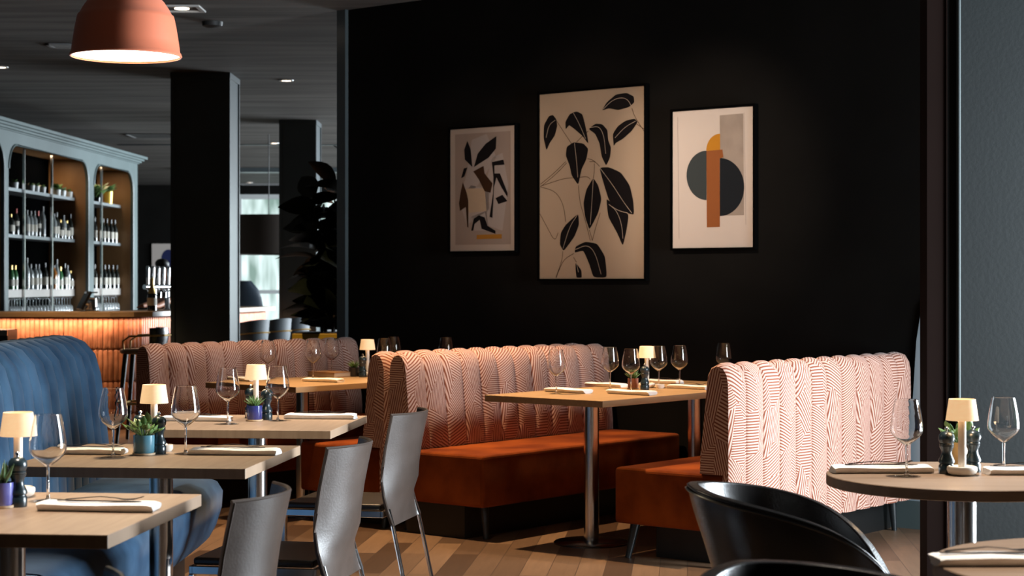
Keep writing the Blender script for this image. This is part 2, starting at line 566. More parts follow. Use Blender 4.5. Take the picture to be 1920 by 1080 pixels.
# picture wall, runs along V at u = 8.72
UW = 8.72
pw = MB()
pw.prism([tuple(A(u, v)[:2]) for u, v in ((UW, 8.62), (UW + 0.25, 8.62), (UW + 0.25, 0.4), (UW, 0.4))], [],
         lambda a, b, t: (a, b, t), CEIL)
struct(pw.build('wall_back', 'wall_paint', smooth=0))
t = MB()
t.prism([tuple(A(u, v)[:2]) for u, v in ((UW - 0.016, 8.62), (UW, 8.62), (UW, 2.0), (UW - 0.016, 2.0))], [], lambda a, b, t_: (a, b, t_), 0.15)
struct(t.build('baseboard_back', 'cabinet_paint', smooth=0))
def wallpt0(px, py, uo):
    k = (px - 960) / F
    Y = uo / (math.sin(TA) + math.cos(TA) * k)
    return (-math.sin(TA) * k * Y + math.cos(TA) * Y, HC - (py - HOR) / F * Y)
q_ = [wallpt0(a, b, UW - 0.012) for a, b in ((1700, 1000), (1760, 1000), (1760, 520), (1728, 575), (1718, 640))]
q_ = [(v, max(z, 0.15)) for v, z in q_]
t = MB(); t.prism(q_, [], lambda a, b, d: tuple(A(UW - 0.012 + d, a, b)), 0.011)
struct(t.build('added_wedge_panel', 'pale_panel', smooth=0))  # made-up panel; its pale colour stands in for the lit sliver of wall
t = MB()
t.prism([tuple(A(u, v)[:2]) for u, v in ((UW - 0.03, 8.66), (UW + 0.28, 8.66), (UW + 0.28, 8.58), (UW - 0.03, 8.58))], [], lambda a, b, t_: (a, b, t_), CEIL)
struct(t.build('trim_1', 'paint', smooth=0))
# corner pier with panels at the right
struct(MB().box(1.762, 2.60, 7.02, 7.12, 0, CEIL).build('wall_right_pier', 'teal_wall', smooth=0))
struct(MB().box(1.626, 1.703, 7.0, 7.12, 0, CEIL).build('trim_2', 'brown_paint', smooth=0))
struct(MB().box(1.703, 1.747, 7.03, 7.12, 0, CEIL).build('trim_3', 'wall_paint', smooth=0))
struct(MB().box(1.701, 1.704, 6.995, 7.03, 0, CEIL).build('trim_4', 'brown_paint', smooth=0))
tt = MB(); tt.lathe([(0.009, 0), (0.009, CEIL)], 12, (1.755, 7.022, 0))
struct(tt.build('trim_5', 'bead_paint'))
# left, front and far walls
struct(MB().box(-8.1, -8, -2, 36, 0, CEIL).build('wall_left', 'wall_paint', smooth=0))
struct(MB().box(-8, 6.4, -2.1, -2, 0, CEIL).build('wall_front', 'teal_wall', smooth=0))
# right wall of the dining side with its window openings
def wall_with_windows(name, x, th, y0, y1, wins, mat):
    m = MB()
    m.prism([(y0, 0), (y1, 0), (y1, CEIL), (y0, CEIL)], [[(a, c), (b, c), (b, d), (a, d)] for a, b, c, d in wins],
            lambda a, b, t_: (x + t_, a, b), th)
    return struct(m.build(name, mat, smooth=0))
wall_with_windows('wall_right', 4.40, 0.12, -2, 7.55, [(5.45, 7.25, 0.08, 2.6)], 'teal_wall')
wall_with_windows('wall_right_far', 6.0, 0.12, 7.4, 36, [(y, y + 3.5, 0.45, 2.95) for y in (16.55, 20.55, 24.55, 28.55)], 'teal_wall')
nw = [0]
def side_window(x, y0, y1, z0, z1, n):
    nw[0] += 1
    f = MB()
    f.box(x, x + 0.06, y0, y1, z0, z0 + 0.06); f.box(x, x + 0.06, y0, y1, z1 - 0.06, z1)
    for k in range(n + 1):
        yy = y0 + (y1 - y0 - 0.05) * k / n
        f.box(x, x + 0.06, yy, yy + 0.05, z0 + 0.06, z1 - 0.06)
    o = struct(f.build('window_%d' % nw[0], 'window_frame_paint', smooth=0))
    MB().box(x + 0.025, x + 0.032, y0 + 0.05, y1 - 0.05, z0 + 0.06, z1 - 0.06).build('window_pane', 'pane', o, smooth=0)
side_window(4.43, 5.45, 7.25, 0.08, 2.6, 2)
for y in (16.55, 20.55, 24.55, 28.55):
    side_window(6.03, y, y + 3.5, 0.45, 2.95, 3)
# far wall: solid left of the windows, glazed to the right
fw = MB()
fw.box(-8, -5.22, 34, 34.15, 0, CEIL)
fw.box(-5.22, 6.4, 34, 34.15, 2.99, CEIL)
fw.box(-5.22, 6.4, 34, 34.15, 0, 0.35)
struct(fw.build('wall_far', 'wall_paint', smooth=0))
f = MB()
f.box(-5.22, 6.0, 34.0, 34.07, 0.35, 0.42); f.box(-5.22, 6.0, 34.0, 34.07, 2.90, 2.99); f.box(-5.22, 6.0, 34.0, 34.07, 1.10, 1.17)
for k in range(12):
    x = -5.22 + 0.93 * k
    f.box(x, x + 0.07, 33.98, 34.08, 0.42, 2.9)
o = struct(f.build('window_6', 'window_frame_paint', smooth=0))
MB().box(-5.22, 6.0, 34.09, 34.12, 0.42, 2.9).build('window_pane', 'daylight_glass', o, smooth=0)
# dropped beam ahead of the far glazing
struct(MB().box(-5.3, 6.0, 28.9, 29.2, CEIL - 0.07, CEIL).build('trim_6', 'paint', smooth=0))
struct(MB().box(-5.3, 6.0, 24.0, 24.06, CEIL - 0.012, CEIL).build('trim_7', 'paint', smooth=0))

def pillar(name, label, x0, x1, y0, y1):
    t = thing(name, label, 'pillar', ((x0 + x1) / 2, (y0 + y1) / 2, 0))
    w2, d2 = (x1 - x0) / 2, (y1 - y0) / 2
    MB().box(-w2 + 0.012, w2 - 0.012, -d2 + 0.012, d2 - 0.012, 0, CEIL).build('shaft', 'paint', t, smooth=0)
    m = MB()
    for sx in (-1, 1):
        for sy in (-1, 1):
            xa, xb = sorted((sx * w2, sx * (w2 - 0.035)))
            ya, yb = sorted((sy * d2, sy * (d2 - 0.035)))
            m.box(xa, xb, ya, yb, 0, CEIL)
    m.build('corner_trim', 'paint', t, smooth=0)
    m = MB()
    for (xa, xb, ya, yb) in ((-w2, w2, -d2 - 0.002, -d2 + 0.014), (-w2, w2, d2 - 0.014, d2 + 0.002), (w2 - 0.014, w2 + 0.002, -d2, d2), (-w2 - 0.002, -w2 + 0.014, -d2, d2)):
        m.box(xa, xb, ya, yb, CEIL - 0.05, CEIL)
        m.box(xa, xb, ya, yb, 0, 0.12)
    m.build('rail_trim', 'paint', t, smooth=0)
    return t
pillar('pillar', 'wide dark square pillar in front of the bar, the nearer of the two', -3.02, -2.495, 15.8, 16.38)
pillar('pillar', 'slimmer dark square pillar behind the tall plant, the farther of the two', -2.66, -2.235, 20.4, 20.95)

# ------------------------------------------------------------ patterned benches
def loft_channels(m, loop, L0, L1, nch, amp, sub=8, fixed=(), mi=0, endr=0.0):
    """closed section loop [(y,z)] swept along x with puffed channels"""
    n = len(loop)
    cen = (sum(p[0] for p in loop) / n, sum(p[1] for p in loop) / n)
    nor = []
    for i in range(n):
        a = loop[i - 1]; b = loop[(i + 1) % n]
        tx, tz = b[0] - a[0], b[1] - a[1]
        l = math.hypot(tx, tz) or 1
        nor.append((-tz / l, tx / l))
    area = sum(loop[i][0] * loop[(i + 1) % n][1] - loop[(i + 1) % n][0] * loop[i][1] for i in range(n))
    sg = -1 if area > 0 else 1
    arc = [0]
    for i in range(n):
        a = loop[i]; b = loop[(i + 1) % n]
        arc.append(arc[-1] + math.hypot(b[0] - a[0], b[1] - a[1]))
    KN = [(0, 0), (0.03, 0.42), (0.09, 0.70), (0.22, 0.92), (0.4, 1.0), (0.6, 1.0), (0.78, 0.92), (0.91, 0.70), (0.97, 0.42)]
    sub = len(KN)
    ns = nch * sub
    vs = []
    xs = []
    for j in range(ns + 1):
        kt, kp = KN[j % sub]
        puff = amp * kp
        x = L0 + (L1 - L0) * (j // sub + kt) / nch
        if j in (0, ns): puff = amp * 0.3 - endr
        if j in (1, ns - 1): puff -= endr * 0.45
        if j in (2, ns - 2): puff -= endr * 0.1
        xs.append(x)
        for i, (y, z) in enumerate(loop):
            k = 0 if i in fixed else puff
            vs.append((x, y + sg * nor[i][0] * k, z + sg * nor[i][1] * k))
    fs = []; uvs = []
    for j in range(ns):
        for i in range(n):
            i2 = (i + 1) % n
            fs.append((j * n + i, j * n + i2, (j + 1) * n + i2, (j + 1) * n + i))
            uvs.append(((xs[j], arc[i]), (xs[j], arc[i + 1]), (xs[j + 1], arc[i + 1]), (xs[j + 1], arc[i])))
    for j in (0, ns):
        tri = tessellate_polygon([[Vector((y, z, 0)) for y, z in loop]])
        for tr in tri:
            fs.append(tuple(j * n + k for k in tr))
            uvs.append(tuple((loop[k][0] + 7 + j, loop[k][1]) for k in tr))
    m.add(vs, fs, uvs, mi)
    return m

BLEN = 1.79
def make_bench(label):
    t = thing('bench_seat', label, 'bench', (0, 0, 0), 0)
    loop = [(0.0, 0.167), (0.0, 0.30), (0.0, 0.45), (0.0, 0.6), (0.0, 0.75), (0.002, 0.85), (0.010, 0.888), (0.028, 0.915), (0.055, 0.922), (0.080, 0.910), (0.096, 0.880),
            (0.103, 0.84), (0.112, 0.74), (0.124, 0.62), (0.138, 0.51), (0.148, 0.434), (0.024, 0.434), (0.024, 0.167)]
    b = loft_channels(MB(), loop, 0, BLEN, 12, 0.022, fixed=(15, 16, 17))
    b.build('backrest', 'pattern_fabric', t, smooth=50)
    s = MB().box(0.004, BLEN - 0.004, 0.026, 0.635, 0.167, 0.433)
    s.build('seat', 'velvet_orange', t, smooth=0, bevel=0.018, bseg=3)
    MB().box(0.16, BLEN - 0.02, 0.10, 0.50, 0, 0.166).build('plinth', 'black', t, smooth=0)
    for x, sx in ((0.09, -1), (BLEN - 0.09, 0.2)):
        for y, sy in ((0.055, -0.3), (0.57, 0.6)):
            m = MB().tube([(x, y, 0.168), (x + sx * 0.035, y + sy * 0.035, 0)], [0.024, 0.014], 14)
            m.build('leg', 'leg_black', t)
    return t
bench1 = make_bench('patterned bench at the right, its pale channelled back turned to the camera')
bench1.location = A(6.885, 4.375); bench1.rotation_euler = (0, 0, TA)
dup(bench1, A(6.885, 6.518), TA, 'patterned orange-seated bench behind the grey leather chairs, its back to the central bench')
dup(bench1, A(8.68, 6.468), TA + PI, 'central patterned bench with wide orange seat left of the long oak table')
dup(bench1, A(8.68, 8.555), TA + PI, 'patterned brown-red bench in shade before the planter, farthest from camera')

# ------------------------------------------------------------ blue booth
def make_booth(label):
    t = thing('booth_seat', label, 'booth', (0, 0, 0), TBO)
    # section in local x (toward the tables) and z; loft routine sweeps along its x, so swap axes afterwards
    loop = [(0.10, 0.447), (0.088, 0.59), (0.070, 0.75), (0.052, 0.90), (0.028, 0.985), (-0.015, 1.035), (-0.07, 1.058), (-0.14, 1.062), (-0.20, 1.03), (-0.235, 0.96), (-0.25, 0.80),
            (-0.25, 0.45), (-0.25, 0.10), (-0.12, 0.10), (-0.12, 0.447)]
    Lm = 1.335
    m = loft_channels(MB(), loop, 0, Lm, 11, 0.016, fixed=(0, 12, 13, 14), endr=0.042)
    m.v = [(y, x, z) for x, y, z in m.v]
    m.uv = [None] * len(m.f)
    m.build('backrest', 'velvet_blue', t, smooth=50)
    loop = [(-0.115, 0.167), (-0.115, 0.444), (0.2, 0.446), (0.45, 0.446), (0.53, 0.44), (0.58, 0.42), (0.605, 0.38), (0.60, 0.31), (0.575, 0.23), (0.545, 0.175), (0.52, 0.167)]
    m = loft_channels(MB(), loop, 0.004, Lm - 0.004, 1, 0.010)
    m.v = [(y, x, min(z, 0.446) if y < 0.12 else z) for x, y, z in m.v]
    m.uv = [None] * len(m.f)
    m.build('seat', 'velvet_blue', t, smooth=60)
    MB().box(-0.10, 0.44, 0.02, Lm - 0.02, 0, 0.166).build('plinth', 'black', t, smooth=0)
    return t
def booth_pos(k):
    far = Vector((-1.90, 8.0, 0))
    return far - Vector((-math.sin(TBO), math.cos(TBO), 0)) * (1.335 + 1.35 * k)
b0 = make_booth('blue velvet booth section with tall channelled back, farther of the two in view')
b0.location = booth_pos(0)
dup(b0, booth_pos(2), TBO, 'blue velvet booth section mostly outside the frame, under the nearest table')
dup(b0, booth_pos(1), TBO, 'blue velvet booth section cut by the left edge, beside the nearest table')

# ------------------------------------------------------------ tables
def ped(t, x, y, z, mat='steel', r=0.038, br=0.19):
    m = MB().lathe([(r, 0.018), (r, z - 0.012)], 32, (x, y, 0)); m.build('pedestal', mat, t)
    m = MB().lathe([(br, 0), (br, 0.006), (br * 0.97, 0.010), (r * 1.3, 0.018)], 48, (x, y, 0)); m.build('base_plate', 'dark_steel', t)
    m = MB().box(x - 0.14, x + 0.14, y - 0.14, y + 0.14, z - 0.012, z); m.build('mounting_plate', 'black', t, smooth=0)
def make_table(label, w2, d2, top, mat, peds, name='dining_table', group=None):
    t = thing(name, label, 'table', group=group)
    MB().box(-w2, w2, -d2, d2, top - 0.032, top).build('tabletop', mat, t, smooth=0, bevel=0.002)
    for x, y in peds: ped(t, x, y, top - 0.032)
    return t
TT = 0.75
tg = [('square grey oak table nearest the camera at the left edge', (202, 1003), 'a'),
      ('square grey oak table under the orange pendant, second along the blue booth', (460, 879), 'b'),
      ('square grey oak table farthest along the blue booth', (620, 807.7), 'c')]
TCEN = []
base_t = None
for lab, (px, py), _ in tg:
    cnr = W(px, py, TT)
    cen = cnr - BX * 0.375 + BY * 0.385
    TCEN.append(cen)
    if base_t is None:
        base_t = make_table(lab, 0.375, 0.385, TT, 'oak_grey', [(0, 0)])
        base_t.location = (cen.x, cen.y, 0); base_t.rotation_euler = (0, 0, TB)
    else:
        dup(base_t, (cen.x, cen.y, 0), TB, lab)
t = make_table('long oak table between the central bench and the right bench', 0.87, 0.365, TT, 'oak_warm', [(-0.47, 0), (0.47, 0)])
p = A(7.68, 5.385); t.location = p; t.rotation_euler = (0, 0, TA)
t = make_table('long oak table in front of the farthest patterned bench', 0.87, 0.365, TT, 'oak_warm', [(-0.47, 0), (0.47, 0)])
p = A(7.55, 7.33); t.location = p; t.rotation_euler = (0, 0, TA)
def round_table(label, x, y):
    t = thing('round_table', label, 'table', (x, y, 0))
    m = MB().lathe([(0.385, TT - 0.032), (0.39, TT - 0.03), (0.39, TT - 0.002), (0.388, TT)], 96)
    m.build('tabletop', 'oak_round', t, smooth=30)
    ped(t, 0, 0, TT - 0.032, r=0.041)
    return t
r1 = round_table('brown round table with lit lamp, beside the pale bench back', 1.31, 5.2)
dup(r1, (1.235, 3.545, 0), 0, 'brown round table cut off by the bottom right corner')

# ------------------------------------------------------------ grey leather chairs
def grid_shell(m, rows, thick, mi_in=1):
    """rows: list of lists of (pos, normal) -> closed thin shell; outer mi 0, inner mi_in"""
    nr, nc = len(rows), len(rows[0])
    vo = [p for r in rows for p, n in r]
    vi = [p - n * thick for r in rows for p, n in r]
    fo = []; 
    for i in range(nr - 1):
        for j in range(nc - 1):
            fo.append((i * nc + j, i * nc + j + 1, (i + 1) * nc + j + 1, (i + 1) * nc + j))
    N = nr * nc
    fi = [tuple(N + k for k in reversed(f)) for f in fo]
    rim = []
    ring = [j for j in range(nc)] + [i * nc + nc - 1 for i in range(1, nr)] + [(nr - 1) * nc + j for j in range(nc - 2, -1, -1)] + [i * nc for i in range(nr - 2, 0, -1)]
    for a, b in zip(ring, ring[1:] + ring[:1]):
        rim.append((a, b, N + b, N + a))
    o = len(m.v)
    m.add(vo + vi, fo)
    k = len(fi)
    for f in fi:
        m.f.append([o + q for q in f]); m.uv.append(None); m.mi.append(mi_in)
    for f in rim:
        m.f.append([o + q for q in f]); m.uv.append(None); m.mi.append(0)
    return m
def make_chair(label):
    # local: back at x = 0 (outer side +x), sitter faces -x, width along y
    t = thing('dining_chair', label, 'chair')
    prof = [(0.345, 0.045), (0.40, 0.025), (0.46, 0.008), (0.52, 0.000), (0.58, 0.004), (0.65, 0.014), (0.72, 0.028), (0.765, 0.038), (0.785, 0.042)]
    rows = []
    for z, x in prof:
        r = []
        hw = 0.205 + 0.01 * (z - 0.5)
        for j in range(13):
            s = -1 + 2 * j / 12
            k = min(1, max(0, (z - 0.36) / 0.16))
            bl = 0.085 * k * (1 - s * s)
            nx = Vector((1, 2 * 0.085 * k * s / hw * 1.0, 0)).normalized()
            dip = 0.10 * (1 - abs(s) ** 1.5) * (1 if z < 0.36 else 0) * 0.0
            r.append((Vector((x + bl, s * hw, z + dip)), nx))
        rows.append(r)
    # lower edge rises in the middle, as the hide is cut between the rear legs
    m = grid_shell(MB(), rows, 0.011)
    bk_ = m.build('backrest', ['leather_grey', 'leather_black'], t, smooth=50)
    # stitched edge welt
    e = MB()
    for s in (-1, 1):
        e.tube([(x + 0.001, s * (0.205 + 0.01 * (z - 0.5)) , z) for z, x in prof], 0.0045, 6)
    tp = rows[-1]
    e.tube([p + Vector((-0.005, 0, 0.001)) for p, n in tp], 0.0055, 6)
    e.build('edge_piping', 'leather_grey', bk_)
    MB().box(-0.405, -0.005, -0.205, 0.205, 0.405, 0.43).build('seat', 'leather_black', t, smooth=0, bevel=0.008)
    f = MB()
    for s in (-1, 1):
        f.box(-0.41, 0.0, s * 0.205 - 0.008, s * 0.205 + 0.008, 0.378, 0.404)
    f.box(-0.416, -0.400, -0.213, 0.213, 0.378, 0.404)
    f.box(-0.008, 0.008, -0.213, 0.213, 0.378, 0.404)
    f.build('seat_frame', 'chrome', t, smooth=0, bevel=0.002)
    for s in (-1, 1):
        l = MB(); 
        M = Matrix.Translation((-0.408, s * 0.200, 0))
        l.box(-0.008, 0.008, -0.016, 0.016, 0, 0.378, M=M)
        l.build('leg', 'chrome', t, smooth=0, bevel=0.002)
    for s in (-1, 1):
        l = MB().tube([(0.022, s * 0.190, 0.41), (0.042, s * 0.196, 0.345), (0.115, s * 0.20, 0.0)], 0.0085, 10)
        l.build('leg', 'chrome', t)
    return t
def chair_place(near, far, first=None, label=None, zt=0.787):
    a = W(near[0], near[1], zt); b = W(far[0], far[1], zt)
    c = (a + b) / 2
    ang = math.atan2(b.y - a.y, b.x - a.x) - PI / 2
    off = Vector((math.cos(ang), math.sin(ang), 0)) * 0.042
    return Vector((c.x - off.x, c.y - off.y, 0)), ang
ch_specs = [((438.5, 941), (516, 905), 'grey leather chair at the nearest table, its back low in the frame'),
            ((611.7, 841.5), (680, 819), 'grey leather chair beside the table under the orange pendant'),
            ((734.7, 778), (786.6, 764.4), 'grey leather chair with thin chrome legs, standing before the central bench')]
ch = None
for nr, fr, lab in ch_specs:
    loc, ang = chair_place(nr, fr)
    if ch is None:
        ch = make_chair(lab); ch.location = loc; ch.rotation_euler = (0, 0, ang)
    else:
        dup(ch, loc, ang, lab)
dup(ch, (-0.80, 3.07, 0), R(-6), 'brown leather chair showing only its top corner at the bottom left edge')

# ------------------------------------------------------------ black tub chairs
def make_tub(label):
    # local: open front toward +x, back at -x
    t = thing('tub_chair', label, 'chair')
    n = 48
    def rim(th):   # th=0 is the back, +-1 at front ends
        a = abs(th)
        return 0.808 - 0.080 * a ** 1.3 - 0.22 * a ** 5
    rows = []
    lv = [0.0, 0.15, 0.32, 0.5, 0.68, 0.84, 0.94, 1.0]
    for q in lv:
        r = []
        for j in range(n + 1):
            th = -1 + 2 * j / n
            g = PI + th * R(142)
            h = rim(th)
            z = 0.36 + (h - 0.36) * q
            rad = 0.175 + 0.095 * math.sin(q * PI / 2) + 0.006 * q
            ax, ay = rad * 1.03, rad * 1.02
            p = Vector((ax * math.cos(g) - 0.0, ay * math.sin(g), z))
            if q > 0.6:  # back leans outward
                lean = max(0, 1 - abs(th) * 1.5) * 0.035 * (q - 0.6) / 0.4
                p.x -= lean
            nn = Vector((math.cos(g), math.sin(g), -0.35 * (1 - q))).normalized()
            r.append((p, nn))
        rows.append(r)
    m = grid_shell(MB(), rows, 0.030, mi_in=0)
    o = m.build('shell', 'leather_black', t, smooth=60)
    b = o.modifiers.new('bevel', 'BEVEL'); b.width = 0.010; b.segments = 3; b.limit_method = 'ANGLE'; b.angle_limit = R(50)
    w_ = MB()
    w_.tube([p + Vector((0, 0, -0.012)) + nn * 0.001 for p, nn in rows[-1]], 0.0035, 6)
    w_.build('seam_piping', 'leather_black', o)
    s = MB().lathe([(0.0, 0.34), (0.18, 0.345), (0.215, 0.37), (0.222, 0.41), (0.21, 0.44), (0.17, 0.455), (0, 0.46)], 40)
    s.build('seat_cushion', 'leather_black', t, smooth=60)
    for sx in (-1, 1):
        for sy in (-1, 1):
            MB().tube([(sx * 0.11, sy * 0.11, 0.35), (sx * 0.20, sy * 0.20, 0)], [0.016, 0.010], 12).build('leg', 'leg_black', t)
    return t
tub = make_tub('black leather tub chair drawn up to the brown round table')
tub.location = (0.755, 4.45, 0); tub.rotation_euler = (0, 0, R(-7))
dup(tub, (0.60, 2.985, 0), R(-52), 'black leather tub chair at the bottom edge, only its back rim showing')

# ------------------------------------------------------------ table ware
def make_glass(label, loc, group):
    t = thing('wine_glass', label, 'glass', loc, 0, group)
    out = [(0.0045, 0.089), (0.010, 0.0925), (0.024, 0.103), (0.038, 0.116), (0.0455, 0.127), (0.0470, 0.135), (0.0462, 0.150), (0.0425, 0.178), (0.0375, 0.203), (0.0335, 0.222)]
    th = 0.0011
    inn = [(max(r - th, 0.0002), z + (0.003 if i < 2 else 0.0008)) for i, (r, z) in enumerate(out)]
    inn[-1] = (out[-1][0] - th, 0.2225)
    prof = [(0.0, 0.088)] + out + list(reversed(inn)) + [(0.0, 0.0945)]
    MB().lathe(prof, 40, cap=False).build('bowl', 'glass', t, smooth=50)
    MB().lathe([(0.0, 0.0052), (0.0075, 0.0054), (0.0048, 0.010), (0.0036, 0.020), (0.0034, 0.060), (0.0042, 0.082), (0.0044, 0.0875), (0, 0.0876)], 16, cap=False).build('stem', 'glass', t, smooth=60)
    MB().lathe([(0.0, 0.0002), (0.036, 0.0002), (0.0365, 0.0012), (0.030, 0.0022), (0.010, 0.0046), (0.0, 0.0049)], 40, cap=False).build('foot', 'thin_glass', t, smooth=60)
    return t
def make_lamp(label, loc):
    t = thing('table_lamp', label, 'lamp', loc)
    MB().lathe([(0.0, 0), (0.028, 0), (0.040, 0.006), (0.044, 0.016), (0.043, 0.024), (0.038, 0.027), (0.030, 0.022), (0.012, 0.019), (0, 0.019)], 40, cap=False).build('base', 'ceramic_white', t, smooth=60)
    MB().lathe([(0.0115, 0.018), (0.0115, 0.200)], 24).build('pole', 'ceramic_white', t)
    m = MB().lathe([(0.047, 0.160), (0.038, 0.2215)], 48, cap=False)
    m.lathe([(0.0458, 0.160), (0.0368, 0.2215)], 48, cap=False)
    m.lathe([(0.0458, 0.160), (0.047, 0.160)], 48, cap=False)
    m.lathe([(0.0368, 0.2215), (0.038, 0.2215)], 48, cap=False)
    sh = m.build('lamp_shade', 'lamp_shade', t, smooth=60)
    d = bpy.data.lights.new('lamp_bulb', 'POINT'); d.energy = 0.55; d.color = (1, 0.68, 0.38); d.shadow_soft_size = 0.02
    o = bpy.data.objects.new('lamp_bulb', d); C.objects.link(o); o.parent = t; o.location = (0, 0.022, 0.165)
    return t
def make_mill(label, loc, group=None):
    t = thing('pepper_mill', label, 'mill', loc, 0, group)
    MB().lathe([(0.0, 0), (0.0225, 0), (0.0235, 0.003), (0.0235, 0.024), (0.021, 0.027), (0.0205, 0.030), (0.0235, 0.033), (0.0235, 0.038), (0.0215, 0.044), (0.0165, 0.054), (0.0150, 0.062), (0.0165, 0.070), (0.0205, 0.078), (0.0215, 0.082), (0.0, 0.0825)], 36, cap=False).build('body', 'mill', t, smooth=40)
    MB().lathe([(0.0, 0.083), (0.0205, 0.083), (0.0215, 0.087), (0.0195, 0.090), (0.0225, 0.096), (0.0240, 0.104), (0.0225, 0.113), (0.0160, 0.121), (0.006, 0.1245), (0, 0.1245)], 36, cap=False).build('head', 'mill', t, smooth=40)
    hd_ = t.children[-1]
    MB().lathe([(0.0, 0.1246), (0.003, 0.1246), (0.003, 0.128), (0.0058, 0.131), (0.0058, 0.135), (0.003, 0.138), (0, 0.138)], 16, cap=False).build('knob', 'chrome', hd_, smooth=40)
    return t
def leafmesh(m, base, d, length, width, curl=0.3, thick=0.0, seg=5, fold=0.15, roll=0.0):
    d = Vector(d).normalized()
    side = d.cross(Vector((0, 0, 1)))
    if side.length < 0.05: side = Vector((1, 0, 0))
    side.normalize()
    side = Matrix.Rotation(roll, 3, d) @ side
    upn = side.cross(d).normalized()
    vs = []; base = Vector(base)
    for i in range(seg + 1):
        s = i / seg
        wd = width * math.sin(PI * min(0.97, 0.08 + 0.90 * s) ** 0.8) * 0.5
        c = base + d * length * s + Vector((0, 0, -curl * length * s * s))
        vs += [c - side * wd + upn * wd * fold, c, c + side * wd + upn * wd * fold]
    fs = []
    for i in range(seg):
        for k in range(2):
            a = i * 3 + k
            fs.append((a, a + 1, a + 4, a + 3))
    m.add(vs, fs)
def make_pot(label, loc, mat, kind, saucer=True, r=0.030, h=0.055, rz=0.0, group=None):
    t = thing('potted_succulent', label, 'plant', loc, rz, group)
    z0 = 0.0
    if saucer:
        MB().lathe([(0.0, 0), (r * 1.02, 0), (r * 1.08, 0.002), (r * 1.08, 0.007), (0, 0.007)], 36, cap=False).build('saucer', 'saucer_wood', t, smooth=40)
        z0 = 0.0072
    MB().lathe([(0, z0), (r * 0.90, z0), (r * 0.98, z0 + 0.004), (r, z0 + h * 0.5), (r, z0 + h), (r * 0.92, z0 + h), (r * 0.92, z0 + h - 0.008), (0, z0 + h - 0.008)], 36, cap=False).build('pot', mat, t, smooth=40)
    MB().lathe([(0.0, z0 + h - 0.0078), (r * 0.9, z0 + h - 0.0078), (r * 0.9, z0 + h - 0.004), (0, z0 + h - 0.002)], 24, cap=False).build('soil', 'soil', t)
    rnd = random.Random(hash(label) % 1000 if False else len(label))
    m = MB(); zb = z0 + h - 0.004
    if kind == 'spiky':
        for k in range(26):
            a = 2.4 * k; tl = 0.25 + 0.75 * (k / 26)
            d = Vector((math.cos(a) * tl, math.sin(a) * tl, 1.0 - 0.35 * tl))
            b = Vector((math.cos(a) * 0.008 * tl, math.sin(a) * 0.008 * tl, zb))
            e = b + d.normalized() * (0.042 + 0.01 * rnd.random())
            m.tube([b, b.lerp(e, 0.45) + Vector((0, 0, 0.001)), e], [0.0038, 0.0030, 0.0004], 6)
    elif kind == 'aloe':
        for k in range(12):
            a = 2.4 * k + 0.5; tl = 0.2 + 0.7 * (k / 12)
            d = Vector((math.cos(a) * tl, math.sin(a) * tl, 1.0))
            b = Vector((math.cos(a) * 0.009 * tl, math.sin(a) * 0.009 * tl, zb))
            e = b + d.normalized() * (0.05 + 0.018 * rnd.random())
            m.tube([b, b.lerp(e, 0.5) + Vector((math.cos(a), math.sin(a), 0)) * 0.003, e], [0.0055, 0.0045, 0.0005], 6)
    else:
        for k in range(34):
            a = 2.4 * k; tl = rnd.random()
            d = Vector((math.cos(a) * (0.3 + tl), math.sin(a) * (0.3 + tl), 0.35 + 0.9 * rnd.random()))
            b = Vector((math.cos(a) * 0.008, math.sin(a) * 0.008, zb))
            ln = 0.020 + 0.038 * rnd.random()
            e = b + d.normalized() * ln
            m.tube([b, e], [0.0012, 0.001], 5)
            dd = (d.normalized() + Vector((rnd.uniform(-.5, .5), rnd.uniform(-.5, .5), 0.3))).normalized()
            q = 0.014 + 0.011 * rnd.random()
            m.tube([e, e + dd * q * 0.35, e + dd * q * 0.9, e + dd * q * 1.5], [0.001, q * 0.55, q * 0.5, 0.0008], 7, flat=(1, 0.35))
    m.build('foliage', 'leaf' if kind != 'aloe' else 'leaf_aloe', t, smooth=60)
    return t
def fork_mesh():
    m = MB()
    # outline swept flat, handle arches over the napkin; local x is the length
    def strip(pts, wd, th=0.0016):
        vs = []
        for (x, y, z), w_ in zip(pts, wd):
            vs += [(x, y - w_, z), (x, y + w_, z), (x, y + w_, z + th), (x, y - w_, z + th)]
        fs = [(0, 1, 2, 3)]
        for i in range(len(pts) - 1):
            for k in range(4):
                k2 = (k + 1) % 4
                fs.append((i * 4 + k, i * 4 + k2, i * 4 + 4 + k2, i * 4 + 4 + k))
        e = (len(pts) - 1) * 4
        fs.append((e + 3, e + 2, e + 1, e))
        m.add(vs, fs)
    strip([(-0.095, 0, 0.001), (-0.06, 0, 0.004), (-0.01, 0, 0.008), (0.03, 0, 0.005), (0.045, 0, 0.002), (0.055, 0, 0.001)], [0.006, 0.0055, 0.003, 0.0028, 0.006, 0.011])
    for k in range(4):
        y = -0.0092 + 0.00615 * k
        strip([(0.054, y, 0.001), (0.075, y, 0.002), (0.098, y * 0.95, 0.008)], [0.0019, 0.0016, 0.0008])
    return m
